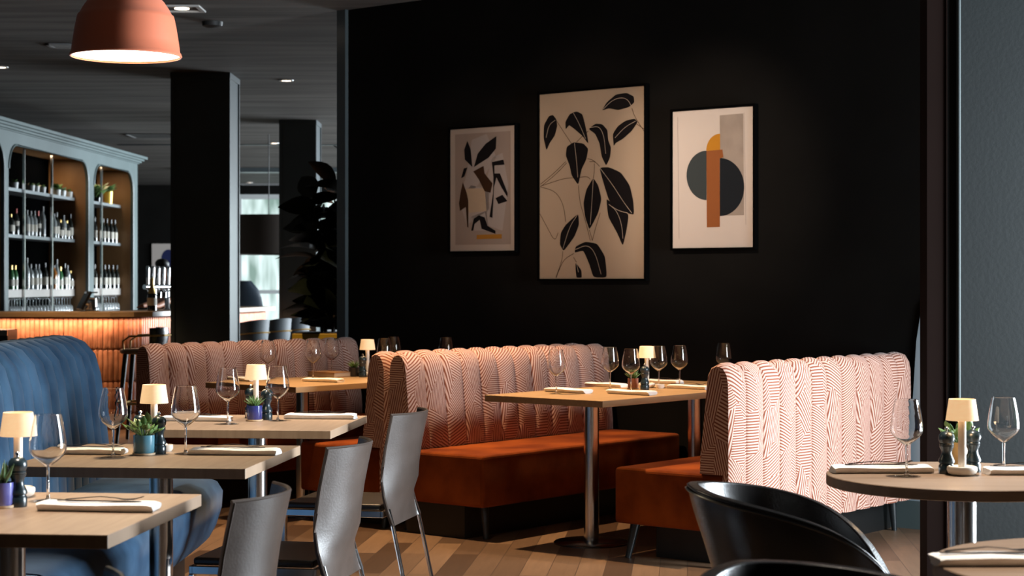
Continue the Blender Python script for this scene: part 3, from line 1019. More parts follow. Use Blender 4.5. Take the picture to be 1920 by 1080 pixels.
def knife_mesh():
    m = MB()
    pts = [(-0.11, 0.006), (-0.06, 0.0055), (-0.005, 0.0045), (0.0, 0.0065), (0.05, 0.0085), (0.085, 0.007), (0.105, 0.001)]
    vs = []
    for x, w_ in pts:
        vs += [(x, -w_, 0.0002), (x, w_ * 0.7, 0.0002), (x, w_ * 0.7, 0.0022), (x, -w_, 0.0022)]
    fs = [(0, 1, 2, 3)]
    for i in range(len(pts) - 1):
        for k in range(4):
            k2 = (k + 1) % 4
            fs.append((i * 4 + k, i * 4 + k2, i * 4 + 4 + k2, i * 4 + 4 + k))
    e = (len(pts) - 1) * 4
    fs.append((e + 3, e + 2, e + 1, e))
    return m.add(vs, fs)
def napkin_mesh(Ln=0.29, Wd=0.075, Ht=0.017, seed=1):
    m = MB(); rnd = random.Random(seed)
    n = 26; sec = 20
    vs = []
    for i in range(n + 1):
        s = i / n; x = -Ln / 2 + Ln * s
        wob = 0.003 * math.sin(5 * s + seed)
        hh = Ht * (0.93 + 0.07 * math.sin(7 * s + seed * 2)) * (1.0 if 0 < i < n else 0.86)
        for k in range(sec):
            g = 2 * PI * k / sec
            cy, cz = math.cos(g), math.sin(g)
            y = Wd / 2 * math.copysign(abs(cy) ** 0.45, cy)
            z = hh / 2 + hh / 2 * math.copysign(abs(cz) ** 0.5, cz)
            if cy < -0.8: z += 0.0; y += 0.004 * math.sin(g * 4)
            vs.append((x + 0.004 * math.sin(g * 2 + seed), y + wob, z))
    fs = []
    for i in range(n):
        for k in range(sec):
            k2 = (k + 1) % sec
            fs.append((i * sec + k, i * sec + k2, (i + 1) * sec + k2, (i + 1) * sec + k))
    fs.append(tuple(reversed(range(sec)))); fs.append(tuple(n * sec + k for k in range(sec)))
    m.add(vs, fs)
    return m
nap_me = {}
fork0 = knife0 = None
def setting(px, py, lab, rz, Ln=0.29, seed=1, cut=True, z=TT, off=0.0, wd=0.075, cutlab=None, crot=0.05):
    """a folded napkin with a fork and a knife lying on it"""
    global fork0, knife0
    p = W(px, py, z)
    nk = napkin_mesh(Ln, wd, 0.023, seed).build('folded_napkin', 'linen', smooth=50)
    nk.location = (p.x, p.y, z + 0.0003); nk.rotation_euler = (0, 0, rz)
    tag(nk, 'white folded napkin ' + lab, 'napkin', 'folded napkins on the laid tables')
    if not cut: return
    ax = Vector((math.cos(rz), math.sin(rz), 0)); ay = Vector((-math.sin(rz), math.cos(rz), 0))
    for kind, dy in (('fork', 0.014), ('knife', -0.012)):
        if kind == 'fork':
            if fork0 is None: fork0 = fork_mesh().build('fork', 'dark_steel', smooth=40); o = fork0
            else: o = fork0.copy(); C.objects.link(o)
        else:
            if knife0 is None: knife0 = knife_mesh().build('table_knife', 'dark_steel', smooth=40); o = knife0
            else: o = knife0.copy(); C.objects.link(o)
        q = Vector((p.x, p.y, 0)) + ay * dy + ax * off
        o.location = (q.x, q.y, z + 0.0238); o.rotation_euler = (0, 0, rz + (crot if kind == 'fork' else -crot))
        tag(o, 'steel %s on the napkin %s' % (kind, lab), kind, 'cutlery on the napkins')

NB = TB
GA = TA - PI / 2   # the direction along the long tables' short edge, pointing right-down in plan
setting(184, 957, 'at the right edge of the nearest table', NB, seed=1, off=0.01)
setting(176, 851, 'left of the teal pot on the table under the pendant', NB, Ln=0.20, seed=2)
setting(440, 852, 'at the right edge of the table under the pendant', NB, seed=3, wd=0.08)
setting(602, 785, 'at the right edge of the farthest grey table', NB, seed=4)
setting(368, 789, 'left of the cobalt pot on the farthest grey table', NB, seed=5)
setting(1066, 736, 'in front of the leftmost glass on the long oak table', GA, Ln=0.26, seed=6, cut=False)
setting(1184, 739.5, 'nearest the front corner of the long oak table', GA, Ln=0.26, seed=7, cut=False)
setting(1136, 725, 'left of the copper pot on the long oak table', GA, Ln=0.24, seed=8, cut=False)
setting(1292, 729, 'on the long oak table beside the pale bench end', GA, Ln=0.24, seed=9)
setting(1244, 719, 'behind the lit lamp on the long oak table', GA, Ln=0.22, seed=10)
setting(607, 716, 'at the front corner of the farthest oak table', GA + R(10), Ln=0.24, seed=11, cut=False)
setting(455, 714, 'at the left end of the farthest oak table', GA, Ln=0.2, seed=12, cut=False)
setting(1652, 886, 'at the left of the upper round table', R(3), Ln=0.29, seed=13)
setting(1925, 889, 'right of the lamp on the upper round table', R(2), Ln=0.24, seed=14)
setting(1872, 1058, 'on the round table at the bottom right corner', R(2), Ln=0.26, seed=15, off=-0.01)
bk = thing('menu_folder', 'brown menu folder lying behind the napkin on the farthest oak table', 'menu', (0, 0, 0), GA)
p = W(618, 706, TT); bk.location = (p.x, p.y, TT)
MB().box(-0.115, 0.115, -0.075, 0.075, 0.0003, 0.004).build('cover', 'shelf_wood', bk, smooth=0)
MB().box(-0.11, 0.112, -0.072, 0.072, 0.0042, 0.026).build('pages', 'paper_tan', bk, smooth=0)
MB().box(-0.115, 0.115, -0.075, 0.075, 0.0262, 0.030).build('cover', 'shelf_wood', bk, smooth=0)

gl = [(90, 940, 'on the nearest grey table beside the front lamp'), (212, 857, 'left of the teal pot on the table under the pendant'),
      (348, 851, 'right of the teal pot on the table under the pendant'), (427, 795, 'left of the cobalt pot on the farthest grey table'),
      (521, 789, 'right of the cobalt pot on the farthest grey table'),
      (1043, 738.5, 'leftmost on the long oak table'), (1144, 730, 'second from the left on the long oak table'), (1183, 735, 'in front of the copper pot on the long oak table'),
      (1235, 727, 'right of the lit lamp on the long oak table'), (1274, 725, 'rightmost in full view on the long oak table'),
      (1357, 718, 'half hidden behind the top of the pale bench'),
      (502, 711, 'directly behind the lamp of the farthest grey table'), (587, 710, 'on the farthest oak table, by the napkin corner'), (622, 703, 'on the farthest oak table, right of another glass'),
      (721, 703, 'over the central bench, directly right of a small lit lamp'), (738, 698, 'above the central bench, second right of a small lamp'),
      (836, 700, 'showing only its rim over the middle of the central bench'),
      (1700, 893, 'on the upper round table left of its lamp'), (1882, 886, 'on the upper round table right of its lamp')]
g0 = None
for px, py, lab in gl:
    p = W(px, py, TT)
    if g0 is None: g0 = make_glass('empty stemmed wine glass ' + lab, p, 'stemmed wine glasses on the laid tables')
    else: dup(g0, p, None, 'empty stemmed wine glass ' + lab)

lmps = [(34, 932, 'lit table lamp at the left edge on the nearest grey table'), (289, 846, 'lit table lamp behind the teal pot'),
        (480, 784, 'lit table lamp behind the cobalt pot'), (1213, 727, 'lit table lamp behind the mill on the long oak table'),
        (689, 706, 'small lit table lamp seen left of the central bench end'), (1804, 891, 'lit table lamp on the upper round table')]
l0 = None
for px, py, lab in lmps:
    p = W(px, py, TT)
    if l0 is None: l0 = make_lamp(lab, p)
    else:
        d = dup(l0, p, None, lab)
mls = [(33, 950, 'dark blue pepper mill on the nearest grey table'), (263, 848, 'dark mill half hidden left behind the teal pot'),
       (298, 851, 'dark blue mill right of the teal pot'), (500, 787, 'dark blue mill right of the cobalt pot'), (470, 783.5, 'dark mill hidden left behind the cobalt pot'),
       (1209, 731, 'black mill in front of the lamp on the long oak table'), (1775, 888, 'black mill left of the lamp on the upper round table'),
       (1824, 885, 'black mill right of the lamp on the upper round table'), (680, 707, 'dark mill beside the small lit lamp near the central bench end')]
m0 = None
for px, py, lab in mls:
    p = W(px, py, TT)
    if m0 is None: m0 = make_mill(lab, p, 'pepper and salt mills on the tables')
    else: dup(m0, p, None, lab)
def pot_at(px, py, *a, **k):
    return make_pot(a[0], W(px, py, TT), *a[1:], **k)
pot_at(3, 952, 'violet blue pot of aloe cut by the left edge', 'pot_violet', 'aloe', r=0.029, h=0.056)
pot_at(270, 853, 'teal pot of round-leaved jade plant on a wooden saucer', 'pot_teal', 'round', r=0.034, h=0.058)
pot_at(477, 789.5, 'cobalt blue pot of spiky haworthia', 'pot_cobalt', 'spiky', r=0.032, h=0.056)
pot_at(1187, 729.5, 'copper pink pot behind a glass on the long oak table', 'pot_copper', 'spiky', r=0.028, h=0.05)
pot_at(1797, 880, 'ochre pot of leafy succulent behind the round table lamp', 'pot_ochre', 'round', r=0.030, h=0.075)
pot_at(664, 706, 'dark pot of small green plant beside the small lit lamp', 'pot_dark', 'spiky', saucer=False, r=0.032, h=0.055)
for px, py, lab in ((310, 846, 'small white salt dish peeking out right of the teal pot'), (1237, 728, 'small white salt dish right of the mill on the long oak table')):
    m = MB().lathe([(0, 0), (0.020, 0), (0.025, 0.008), (0.025, 0.022), (0.022, 0.022), (0.020, 0.008), (0, 0.006)], 28, cap=False)
    o = m.build('salt_dish', 'ceramic_white', smooth=50); o.location = W(px, py, TT); tag(o, lab, 'dish')

# ------------------------------------------------------------ pictures
def wallpt(px, py, uo):
    k = (px - 960) / F
    Y = uo / (math.sin(TA) + math.cos(TA) * k)
    X = k * Y
    return (-math.sin(TA) * X + math.cos(TA) * Y, HC - (py - HOR) / F * Y)
def cropc(cx, cy): return (820 + cx / 2.7, 140 + cy / 2.7)
UP = UW - 0.03
bd_of = {}
def picture(label, quad, board):
    """quad: target pixels of the visible board: left x, right x, top y left, top y right, bottom y"""
    xl, xr, tl, tr, bt = quad
    v0, zt = wallpt(xl, tl, UP); v1, zt2 = wallpt(xr, tr, UP); _, zb = wallpt(xl, bt, UP); _, zb2 = wallpt(xr, bt, UP)
    zt = (zt + zt2) / 2; zb = (zb + zb2) / 2
    t = thing('framed_picture', label, 'picture', (0, 0, 0), TA)
    t.location = A(UW, (v0 + v1) / 2)
    vc = (v0 + v1) / 2; hw = (v0 - v1) / 2
    f = MB(); fwid = 0.013
    f.box(-0.040, -0.002, -hw - fwid, hw + fwid, zt, zt + fwid); f.box(-0.040, -0.002, -hw - fwid, hw + fwid, zb - fwid, zb)
    f.box(-0.040, -0.002, hw, hw + fwid, zb, zt); f.box(-0.040, -0.002, -hw - fwid, -hw, zb, zt)
    f.build('frame', 'black_frame', t, smooth=0)
    bd = MB().box(-0.030, -0.004, -hw, hw, zb, zt).build('mount_board', board, t, smooth=0)
    bd_of[t.name] = bd
    g = MB().box(-0.0375, -0.0365, -hw, hw, zb, zt); g.build('picture_glass', 'pane', t, smooth=0)
    return t, vc
def shape(t, vc, pts, mat, lay, name='print_shape', raw=False):
    loc = []
    for p in pts:
        v, z = wallpt(*(p if raw else cropc(*p)), UP)
        loc.append((v - vc, z))
    m = MB()
    u = -0.0302 - 0.0004 * lay
    m.prism(loc, [], lambda a, b, d: (u, a, b), 0)
    return m.build(name, mat, bd_of[t.name], smooth=0)
def line(t, vc, polys, mat, lay, wd=0.0016, name='print_lines'):
    m = MB(); u = -0.0302 - 0.0004 * lay
    for pts in polys:
        q = []
        for p in pts:
            v, z = wallpt(*cropc(*p), UP); q.append(Vector((v - vc, z)))
        # smooth a little
        for _ in range(2):
            if len(q) > 2:
                n_ = [q[0]]
                for a, b in zip(q, q[1:]): n_ += [a.lerp(b, 0.25), a.lerp(b, 0.75)]
                n_.append(q[-1]); q = n_
        vs = []
        for i, p in enumerate(q):
            a = q[max(0, i - 1)]; b = q[min(len(q) - 1, i + 1)]
            d = (b - a)
            if d.length < 1e-6: d = Vector((1, 0))
            d.normalize(); nrm = Vector((-d.y, d.x)) * wd
            vs += [(u, (p + nrm).x, (p + nrm).y), (u, (p - nrm).x, (p - nrm).y)]
        fs = [(2 * i, 2 * i + 1, 2 * i + 3, 2 * i + 2) for i in range(len(q) - 1)]
        m.add(vs, fs)
    return m.build(name, mat, bd_of[t.name], smooth=0)
def arc(cx, cy, rx, ry, a0, a1, n=28):
    return [(cx + rx * math.cos(R(a0 + (a1 - a0) * k / n)), cy - ry * math.sin(R(a0 + (a1 - a0) * k / n))) for k in range(n + 1)]
def smooth_poly(pts, it=2, c=0.12):
    for _ in range(it):
        q = []
        for a, b in zip(pts, pts[1:] + pts[:1]):
            q += [(a[0] * (1 - c) + b[0] * c, a[1] * (1 - c) + b[1] * c), (a[0] * c + b[0] * (1 - c), a[1] * c + b[1] * (1 - c))]
        pts = q; c = 0.22
    return pts
# centre: botanical
t, vc = picture('tall framed botanical print of dark drooping leaves, centre of the wall', (1012, 1209, 177.5, 160.5, 522.5), 'paper_tan')
LV = [[(833, 182), (858, 140), (905, 100), (960, 92), (995, 110), (998, 140), (970, 165), (915, 180), (870, 170)],
      [(553, 385), (538, 320), (540, 255), (565, 210), (585, 203), (603, 225), (608, 260), (595, 310), (570, 345)],
      [(766, 352), (735, 310), (700, 280), (668, 255), (650, 278), (648, 240), (670, 200), (705, 185), (735, 200), (748, 250), (760, 310)],
      [(855, 462), (832, 415), (822, 350), (800, 300), (765, 275), (800, 248), (835, 250), (862, 280), (865, 330), (880, 370), (875, 420)],
      [(893, 362), (888, 300), (915, 260), (955, 232), (1000, 222), (1015, 240), (985, 285), (940, 325), (905, 345)],
      [(714, 560), (680, 510), (670, 460), (650, 410), (655, 365), (690, 342), (740, 348), (765, 375), (755, 430), (730, 480)],
      [(940, 870), (910, 800), (865, 720), (855, 625), (900, 665), (970, 705), (960, 780)],
      [(997, 712), (930, 690), (870, 640), (845, 560), (820, 470), (870, 468), (930, 495), (975, 560), (993, 640)],
      [(770, 785), (748, 720), (740, 650), (755, 580), (790, 522), (815, 560), (832, 630), (815, 700), (790, 750)],
      [(714, 702), (718, 760), (695, 820), (640, 895), (620, 860), (625, 800), (650, 760)],
      [(860, 1028), (790, 1026), (770, 960), (740, 890), (695, 902), (700, 870), (750, 845), (810, 855), (850, 920)],
      [(700, 950), (730, 990), (732, 1028), (705, 1028), (700, 990)]]
line(t, vc, [[(522, 555), (590, 500), (650, 440)], [(526, 565), (600, 505), (655, 447)], [(522, 565), (640, 525), (690, 522)], [(522, 568), (600, 590), (640, 660), (650, 745)],
             [(520, 705), (560, 780), (595, 845), (612, 800)], [(605, 235), (640, 290), (680, 350)], [(765, 285), (735, 310), (705, 342)], [(770, 440), (800, 440), (822, 465)],
             [(795, 450), (795, 490), (790, 525)], [(760, 425), (790, 432), (820, 462)], [(985, 170), (1000, 215), (1048, 288)], [(1010, 250), (1046, 275)],
             [(715, 560), (720, 640), (750, 740), (775, 840)], [(720, 520), (760, 515), (775, 530)], [(825, 700), (800, 780), (785, 840)], [(770, 785), (785, 840)],
             [(635, 895), (632, 940), (600, 1028)], [(692, 905), (640, 935), (612, 1000), (602, 1028)], [(690, 925), (705, 950)]], 'ink_line', 1, 0.0018, 'print_stems')
for i, l in enumerate(LV):
    shape(t, vc, smooth_poly(l), 'ink_black', 2 + (i == 7), 'print_leaf')
line(t, vc, [[(840, 175), (885, 130), (930, 115), (965, 125), (982, 158)], [(598, 230), (565, 255), (552, 320)], [(690, 195), (720, 250), (752, 325)], [(775, 268), (820, 260), (845, 310), (853, 400)],
             [(1005, 235), (950, 265), (900, 320)], [(695, 345), (705, 430), (712, 520)], [(822, 470), (890, 560), (940, 640), (985, 700)], [(868, 655), (910, 690), (935, 760), (940, 830)],
             [(790, 530), (785, 620), (775, 760)], [(710, 710), (670, 770), (637, 880)], [(700, 885), (760, 860), (800, 900), (830, 1010)], [(705, 955), (715, 1000)], [(872, 660), (920, 690), (965, 700)]], 'ink_white', 4, 0.0014, 'print_veins')
# right: circle and bars
t, vc = picture('framed abstract print of a dark circle split by a rust bar, right of the three', (1261.5, 1413, 209.5, 198.5, 464.5), 'paper_white')
shape(t, vc, [(1430, 206), (1549, 196), (1553, 711), (1434, 714)], 'ink_stone', 1)
shape(t, vc, arc(1432, 385, 70, 86, 90, 180) + [(1432, 385)], 'ink_yellow', 2)
shape(t, vc, arc(1363, 510, 101, 125, 90, 270), 'ink_slate', 2)
shape(t, vc, arc(1431, 569, 123, 147, 90, -90), 'ink_navy', 2)
shape(t, vc, [(1363, 386), (1444, 379), (1449, 418), (1430, 425), (1431, 771), (1365, 773)], 'ink_rust', 3)
line(t, vc, [[(1217, 215), (1224, 830)], [(1553, 190), (1562, 760)]], 'ink_pale', 1, 0.0012, 'mount_edge')
# left: cut-outs
t, vc = picture('framed collage print of dark cut-out leaf shapes, left of the three', (844.5, 966, 243, 234.5, 470.5), 'paper_mount')
shape(t, vc, [(90, 303), (370, 285), (372, 858), (92, 862)], 'paper_print', 1)
for pl in ([(175, 330), (250, 300), (300, 420), (205, 560), (110, 640), (150, 500)], [(280, 420), (330, 395), (360, 560), (330, 790), (250, 760), (230, 600)], [(110, 640), (170, 560), (260, 580), (265, 680), (150, 760)], [(170, 720), (250, 690), (260, 790), (190, 790)]):
    shape(t, vc, pl, 'ink_pale', 2)
shape(t, vc, [(145, 578), (240, 574), (250, 690), (160, 700)], 'paper_tan', 3)
DK = [[(178, 468), (140, 430), (137, 380), (153, 335), (170, 380)], [(186, 468), (205, 400), (245, 350), (300, 311), (297, 375), (260, 420)],
      [(135, 475), (153, 470), (138, 515), (121, 525)], [(277, 443), (335, 430), (341, 455), (290, 460), (290, 500), (318, 500), (357, 600), (355, 620), (325, 570), (300, 520), (288, 570), (280, 725), (265, 720), (283, 600), (285, 520)],
      [(295, 625), (330, 608), (356, 640), (310, 655)], [(172, 790), (185, 730), (210, 712), (240, 722), (255, 765), (295, 790), (295, 806), (225, 780), (215, 735), (190, 755), (182, 790)]]
for l in DK: shape(t, vc, l, 'ink_black', 4)
for l in ([(183, 490), (235, 462), (240, 500), (280, 550), (270, 598), (240, 590), (210, 530)], [(130, 545), (150, 600), (158, 640), (158, 775), (152, 770), (145, 670), (115, 690), (110, 650), (120, 590)]):
    shape(t, vc, l, 'ink_brown', 4)
shape(t, vc, [(200, 811), (327, 807), (327, 830), (200, 833)], 'ink_ochre', 4)
# picture lights: ceiling spots aimed at the prints
for px, py, e, sz in ((1337, 335, 380, 30), (1110, 345, 165, 36), (905, 352, 80, 30)):
    v, z = wallpt(px, py, UW)
    q = A(UW, v, z); s_ = A(UW - 3.1, v - 0.2, CEIL - 0.03)
    spot(s_, q, e, sz, 1.0, (1.0, 0.77, 0.60), 0.03)

# ------------------------------------------------------------ pendant
t = thing('pendant_lamp', 'large orange dome pendant lamp hanging at the top left', 'lamp', (-1.275, 5.90, 2.055))
prof = [(0.1810, 0.0), (0.1830, 0.004), (0.1800, 0.012), (0.1765, 0.016), (0.1720, 0.050), (0.1650, 0.095), (0.1590, 0.125), (0.1560, 0.136), (0.1500, 0.141), (0.1400, 0.160), (0.1250, 0.182), (0.1020, 0.206), (0.082, 0.225), (0.072, 0.250), (0.066, 0.290), (0.058, 0.330), (0.030, 0.345), (0.012, 0.350)]
inn = [(max(r - 0.004, 0.004), z - 0.002 if z > 0.02 else z) for r, z in prof]
m = MB().lathe(prof + list(reversed(inn)) + [prof[0]], 72, cap=False)
m.build('lamp_shade', 'silicone', t, smooth=40)
m = MB().lathe([(0.0, 0.0060), (0.1755, 0.0060), (0.1755, 0.0100), (0, 0.0100)], 72, cap=False)
m.build('diffuser', 'glow_disc', t, smooth=30)
MB().lathe([(0.0035, 0.35), (0.0035, CEIL - 2.055 - 0.03)], 10).build('cord', 'black', t)
MB().lathe([(0.05, CEIL - 2.055 - 0.03), (0.05, CEIL - 2.055)], 30).build('ceiling_rose', 'silicone', t)
lamp('pendant_glow', 'SPOT', (-1.275, 5.90, 2.055), 150, (1, 0.82, 0.55), aim=(-1.275, 5.9, 0), spot_size=R(150), spot_blend=0.9, shadow_soft_size=0.15)

# ------------------------------------------------------------ ceiling fittings
def ceil_pt(px, py):
    d = F * (CEIL - HC) / (HOR - py)
    return (px - 960) / F * d, d
def downlight(px, py, lab, sq=False, r=0.05):
    x, y = ceil_pt(px, py)
    t = thing('ceiling_downlight', lab, 'light', (x, y, CEIL), 0, 'recessed ceiling lights')
    m = MB()
    if sq:
        m.box(-0.14, 0.14, -0.14, -0.11, -0.012, 0); m.box(-0.14, 0.14, 0.11, 0.14, -0.012, 0); m.box(-0.14, -0.11, -0.11, 0.11, -0.012, 0); m.box(0.11, 0.14, -0.11, 0.11, -0.012, 0)
    else:
        m.lathe([(r, -0.001), (r + 0.018, -0.002), (r + 0.016, -0.010), (r, -0.010)], 28, cap=False)
    m.build('trim_ring', 'fixture_white', t, smooth=40)
    MB().lathe([(r * 0.9, -0.006), (r * 0.9, -0.003)], 28).build('bulb', 'bulb', t)
    return t
downlight(341, 15, 'square-framed downlight right of the orange pendant', True, 0.055)
downlight(537, 150, 'round downlight between the two pillars, the nearest there')
downlight(1, 125, 'round downlight at the left edge under the ceiling')
downlight(514, 268, 'small downlight left of the farther pillar top')
downlight(468, 342, 'tiny downlight just above the far windows')
x, y = ceil_pt(398, 41)
o = MB().lathe([(0.075, 0), (0.07, -0.03), (0.04, -0.042), (0, -0.044)], 32, (0, 0, 0), cap=False).build('smoke_detector', 'speaker_grey', smooth=50)
o.location = (x, y, CEIL); tag(o, 'round dark smoke detector on the ceiling above the pillar', 'detector')
def vent(px, py, lab, w_=0.3, d_=0.3):
    x, y = ceil_pt(px, py)
    t = thing('ceiling_vent', lab, 'vent', (x, y, CEIL), 0)
    m = MB(); m.box(-w_, w_, -d_, -d_ + .03, -0.012, 0); m.box(-w_, w_, d_ - .03, d_, -0.012, 0); m.box(-w_, -w_ + .03, -d_, d_, -0.012, 0); m.box(w_ - .03, w_, -d_, d_, -0.012, 0)
    m.build('frame', 'vent_grey', t, smooth=0)
    m = MB()
    for k in range(8):
        yy = -d_ + 0.05 + k * (2 * d_ - 0.1) / 7
        m.box(-w_ + .03, w_ - .03, yy, yy + 0.02, -0.010, -0.002)
    m.build('louvre', 'vent_grey', t, smooth=0)
vent(287, 254, 'square ceiling vent left of the nearer pillar')
vent(497, 346, 'ceiling vent just in front of the far windows', 0.45, 0.35)
vent(120, 85, 'dark ceiling vent partly behind the orange pendant', 0.12, 0.12)

# ------------------------------------------------------------ back bar cabinet
TC = R(-2.6)
cab = thing('back_bar_cabinet', 'tall pale teal bar cabinet with arched bays and lit wooden sides', 'cabinet', (-6.075, 0, 0), TC)
CX = Vector((math.cos(TC), math.sin(TC), 0)); CY = Vector((-math.sin(TC), math.cos(TC), 0))
def cabw(x, y, z): 
    p = Vector((-6.075, 0, 0)) + CX * x + CY * y
    return Vector((p.x, p.y, z))
def cab_y(px, rec=0.0):
    k = (px - 960) / F
    # X = -6.075 + CX.x*rec' + CY.x*y ; Y = CX.y*rec' + CY.y*y with rec' = -rec
    # X = k Y
    return (-6.075 - CX.x * rec + k * CX.y * rec) / (k * CY.y - CY.x)
BAYS = [(15.5, cab_y(7)), (cab_y(16), cab_y(165)), (cab_y(176), cab_y(249))]
Y0, Y1 = 15.2, 23.85
ZT = 2.99
def rounded(y0, y1, z0, z1, r):
    p = [(y0, z0), (y1, z0)]
    p += [(y1 - r + r * math.cos(R(a)), z1 - r + r * math.sin(R(a))) for a in range(0, 91, 10)]
    p += [(y0 + r + r * math.cos(R(a)), z1 - r + r * math.sin(R(a))) for a in range(90, 181, 10)]
    return p
holes = [rounded(a, b, 0.5, 2.76, 0.26) for a, b in BAYS]
m = MB().prism([(Y0, 0), (Y1, 0), (Y1, ZT - 0.10), (Y0, ZT - 0.10)], holes, lambda a, b, d: (-d, a, b), 0.03)
m.build('face_frame', 'cabinet_paint', cab, smooth=0)
m = MB()
for h in holes:
    q = h[1:]  # bead following the opening
    m.tube([(0.004, a, b) for a, b in q] , 0.012, 6)
m.build('arch_bead', 'cabinet_paint', cab)
m = MB()
steps = [(0.02, 0.10, 0.085), (0.045, 0.085, 0.060), (0.075, 0.060, 0.035), (0.11, 0.035, 0.0)]
for ox, za, zb in steps:
    m.box(-0.5, ox, Y0, Y1 + ox, ZT - za, ZT - zb)
m.build('cornice', 'cabinet_paint', cab, smooth=0, bevel=0.004)
m = MB().box(-0.50, -0.48, Y0, Y1, 0, ZT - 0.1); m.build('back_panel', 'black_mirror', cab, smooth=0)
m = MB(); m.box(-0.48, -0.03, Y0, Y1, 2.79, 2.81); m.build('soffit', 'shelf_wood', cab, smooth=0)
for a, b in BAYS:
    MB().box(-0.48, -0.031, b + 0.005, b + 0.03, 0, 2.79).build('side_panel', 'shelf_wood', cab, smooth=0)
    MB().box(-0.48, -0.031, a - 0.03, a - 0.005, 0, 2.79).build('side_panel', 'cabinet_paint', cab, smooth=0)
MB().box(-0.48, 0.0, Y1 - 0.02, Y1, 0, ZT - 0.1).build('end_panel', 'cabinet_paint', cab, smooth=0)
MB().box(-0.50, -0.04, Y0 + .05, Y1 - 0.05, 0, 0.93).build('worktop', 'shelf_white', cab, smooth=0)
RC = 0.145
def mull(y):
    m = MB().box(-RC - 0.012, -RC + 0.012, y - 0.012, y + 0.012, 0.93, 2.79); m.build('mullion', 'steel', cab, smooth=0)
for px in (45, 97, 190): mull(cab_y(px, RC))
SH = [2.33, 1.83, 1.235]
for bi, (a, b) in enumerate(BAYS):
    for z in SH[:2]:
        MB().box(-0.475, -RC - 0.014, a + 0.01, b - 0.01, z - 0.035, z).build('shelf', 'metal_shelf', cab, smooth=0)
    MB().box(-0.475, -RC - 0.014, a + 0.01, b - 0.01, SH[2] - 0.085, SH[2]).build('shelf', 'shelf_white', cab, smooth=0)
for k in range(6):
    o = MB().lathe([(0, 0), (0.016, 0), (0.018, 0.01), (0.014, 0.024), (0, 0.03)], 12, cap=False)
# small lights under the soffits (shelf lighting)
for (a, b), e in zip(BAYS[1:], (4.5, 3.0)):
    c_ = cabw(-0.25, b - 0.7, 2.77)
    lamp('shelf_light', 'AREA', c_, e, (1, 0.72, 0.45), shape='RECTANGLE', size=0.2, size_y=0.9, aim=tuple(c_ + Vector((0, 0, -1))))

# bottles
def make_bottle(kind):
    if kind == 'clear': pr = [(0, 0), (0.037, 0.001), (0.038, 0.17), (0.034, 0.195), (0.016, 0.225), (0.0135, 0.28), (0, 0.281)]; mat, cap, lab = 'bottle_clear', 'foil_black', (0.05, 0.13)
    elif kind == 'tall': pr = [(0, 0), (0.034, 0.001), (0.035, 0.20), (0.028, 0.235), (0.014, 0.27), (0.013, 0.345), (0, 0.346)]; mat, cap, lab = 'bottle_clear', 'foil_black', (0.02, 0.03)
    elif kind == 'squat': pr = [(0, 0), (0.043, 0.001), (0.044, 0.12), (0.040, 0.15), (0.016, 0.175), (0.014, 0.215), (0, 0.216)]; mat, cap, lab = 'bottle_dark', 'foil_gold', (0.03, 0.10)
    elif kind == 'wine': pr = [(0, 0), (0.037, 0.001), (0.037, 0.18), (0.030, 0.205), (0.015, 0.235), (0.014, 0.30), (0, 0.301)]; mat, cap, lab = 'bottle_dark', 'foil_black', (0.05, 0.14)
    elif kind == 'red': pr = [(0, 0), (0.036, 0.001), (0.036, 0.17), (0.028, 0.20), (0.014, 0.23), (0.014, 0.285), (0, 0.286)]; mat, cap, lab = 'bottle_dark', 'foil_red', (0.10, 0.15)
    elif kind == 'green': pr = [(0, 0), (0.034, 0.001), (0.035, 0.15), (0.026, 0.19), (0.014, 0.22), (0.013, 0.26), (0, 0.261)]; mat, cap, lab = 'bottle_green', 'foil_gold', (0.04, 0.11)
    elif kind == 'amber': pr = [(0, 0), (0.040, 0.001), (0.040, 0.17), (0.034, 0.20), (0.016, 0.22), (0.015, 0.27), (0, 0.271)]; mat, cap, lab = 'bottle_amber', 'foil_black', (0.06, 0.12)
    h = pr[-1][1]; t = thing('bottle', '', 'bottle')
    bd_ = MB().lathe(pr, 20, cap=False).build('body', mat, t, smooth=50)
    r = pr[2][0] + 0.0006
    MB().lathe([(r, lab[0]), (r, lab[1])], 20, cap=False).build('label', 'label_paper', bd_, smooth=50)
    MB().lathe([(0.0155, h - 0.05), (0.0155, h + 0.002), (0, h + 0.003)], 14, cap=False).build('cap', cap, t, smooth=40)
    return t
proto = {}
kdesc = dict(clear='clear spirit bottle', tall='tall clear bottle', squat='squat gold-capped bottle', wine='dark bottle with pale label', red='dark bottle with red neck foil',
             green='green glass bottle', amber='amber glass spirit bottle')
ORD = ['first', 'second', 'third', 'fourth', 'fifth', 'sixth']
def bottle(kind, loc, place, i):
    lab = '%s, %s from left %s' % (kdesc[kind], ORD[i], place)
    if kind not in proto:
        o = proto[kind] = make_bottle(kind); o.location = loc; o['label'] = lab
    else: o = dup(proto[kind], loc, None, lab)
    o['group'] = 'bottles ' + place
    return o
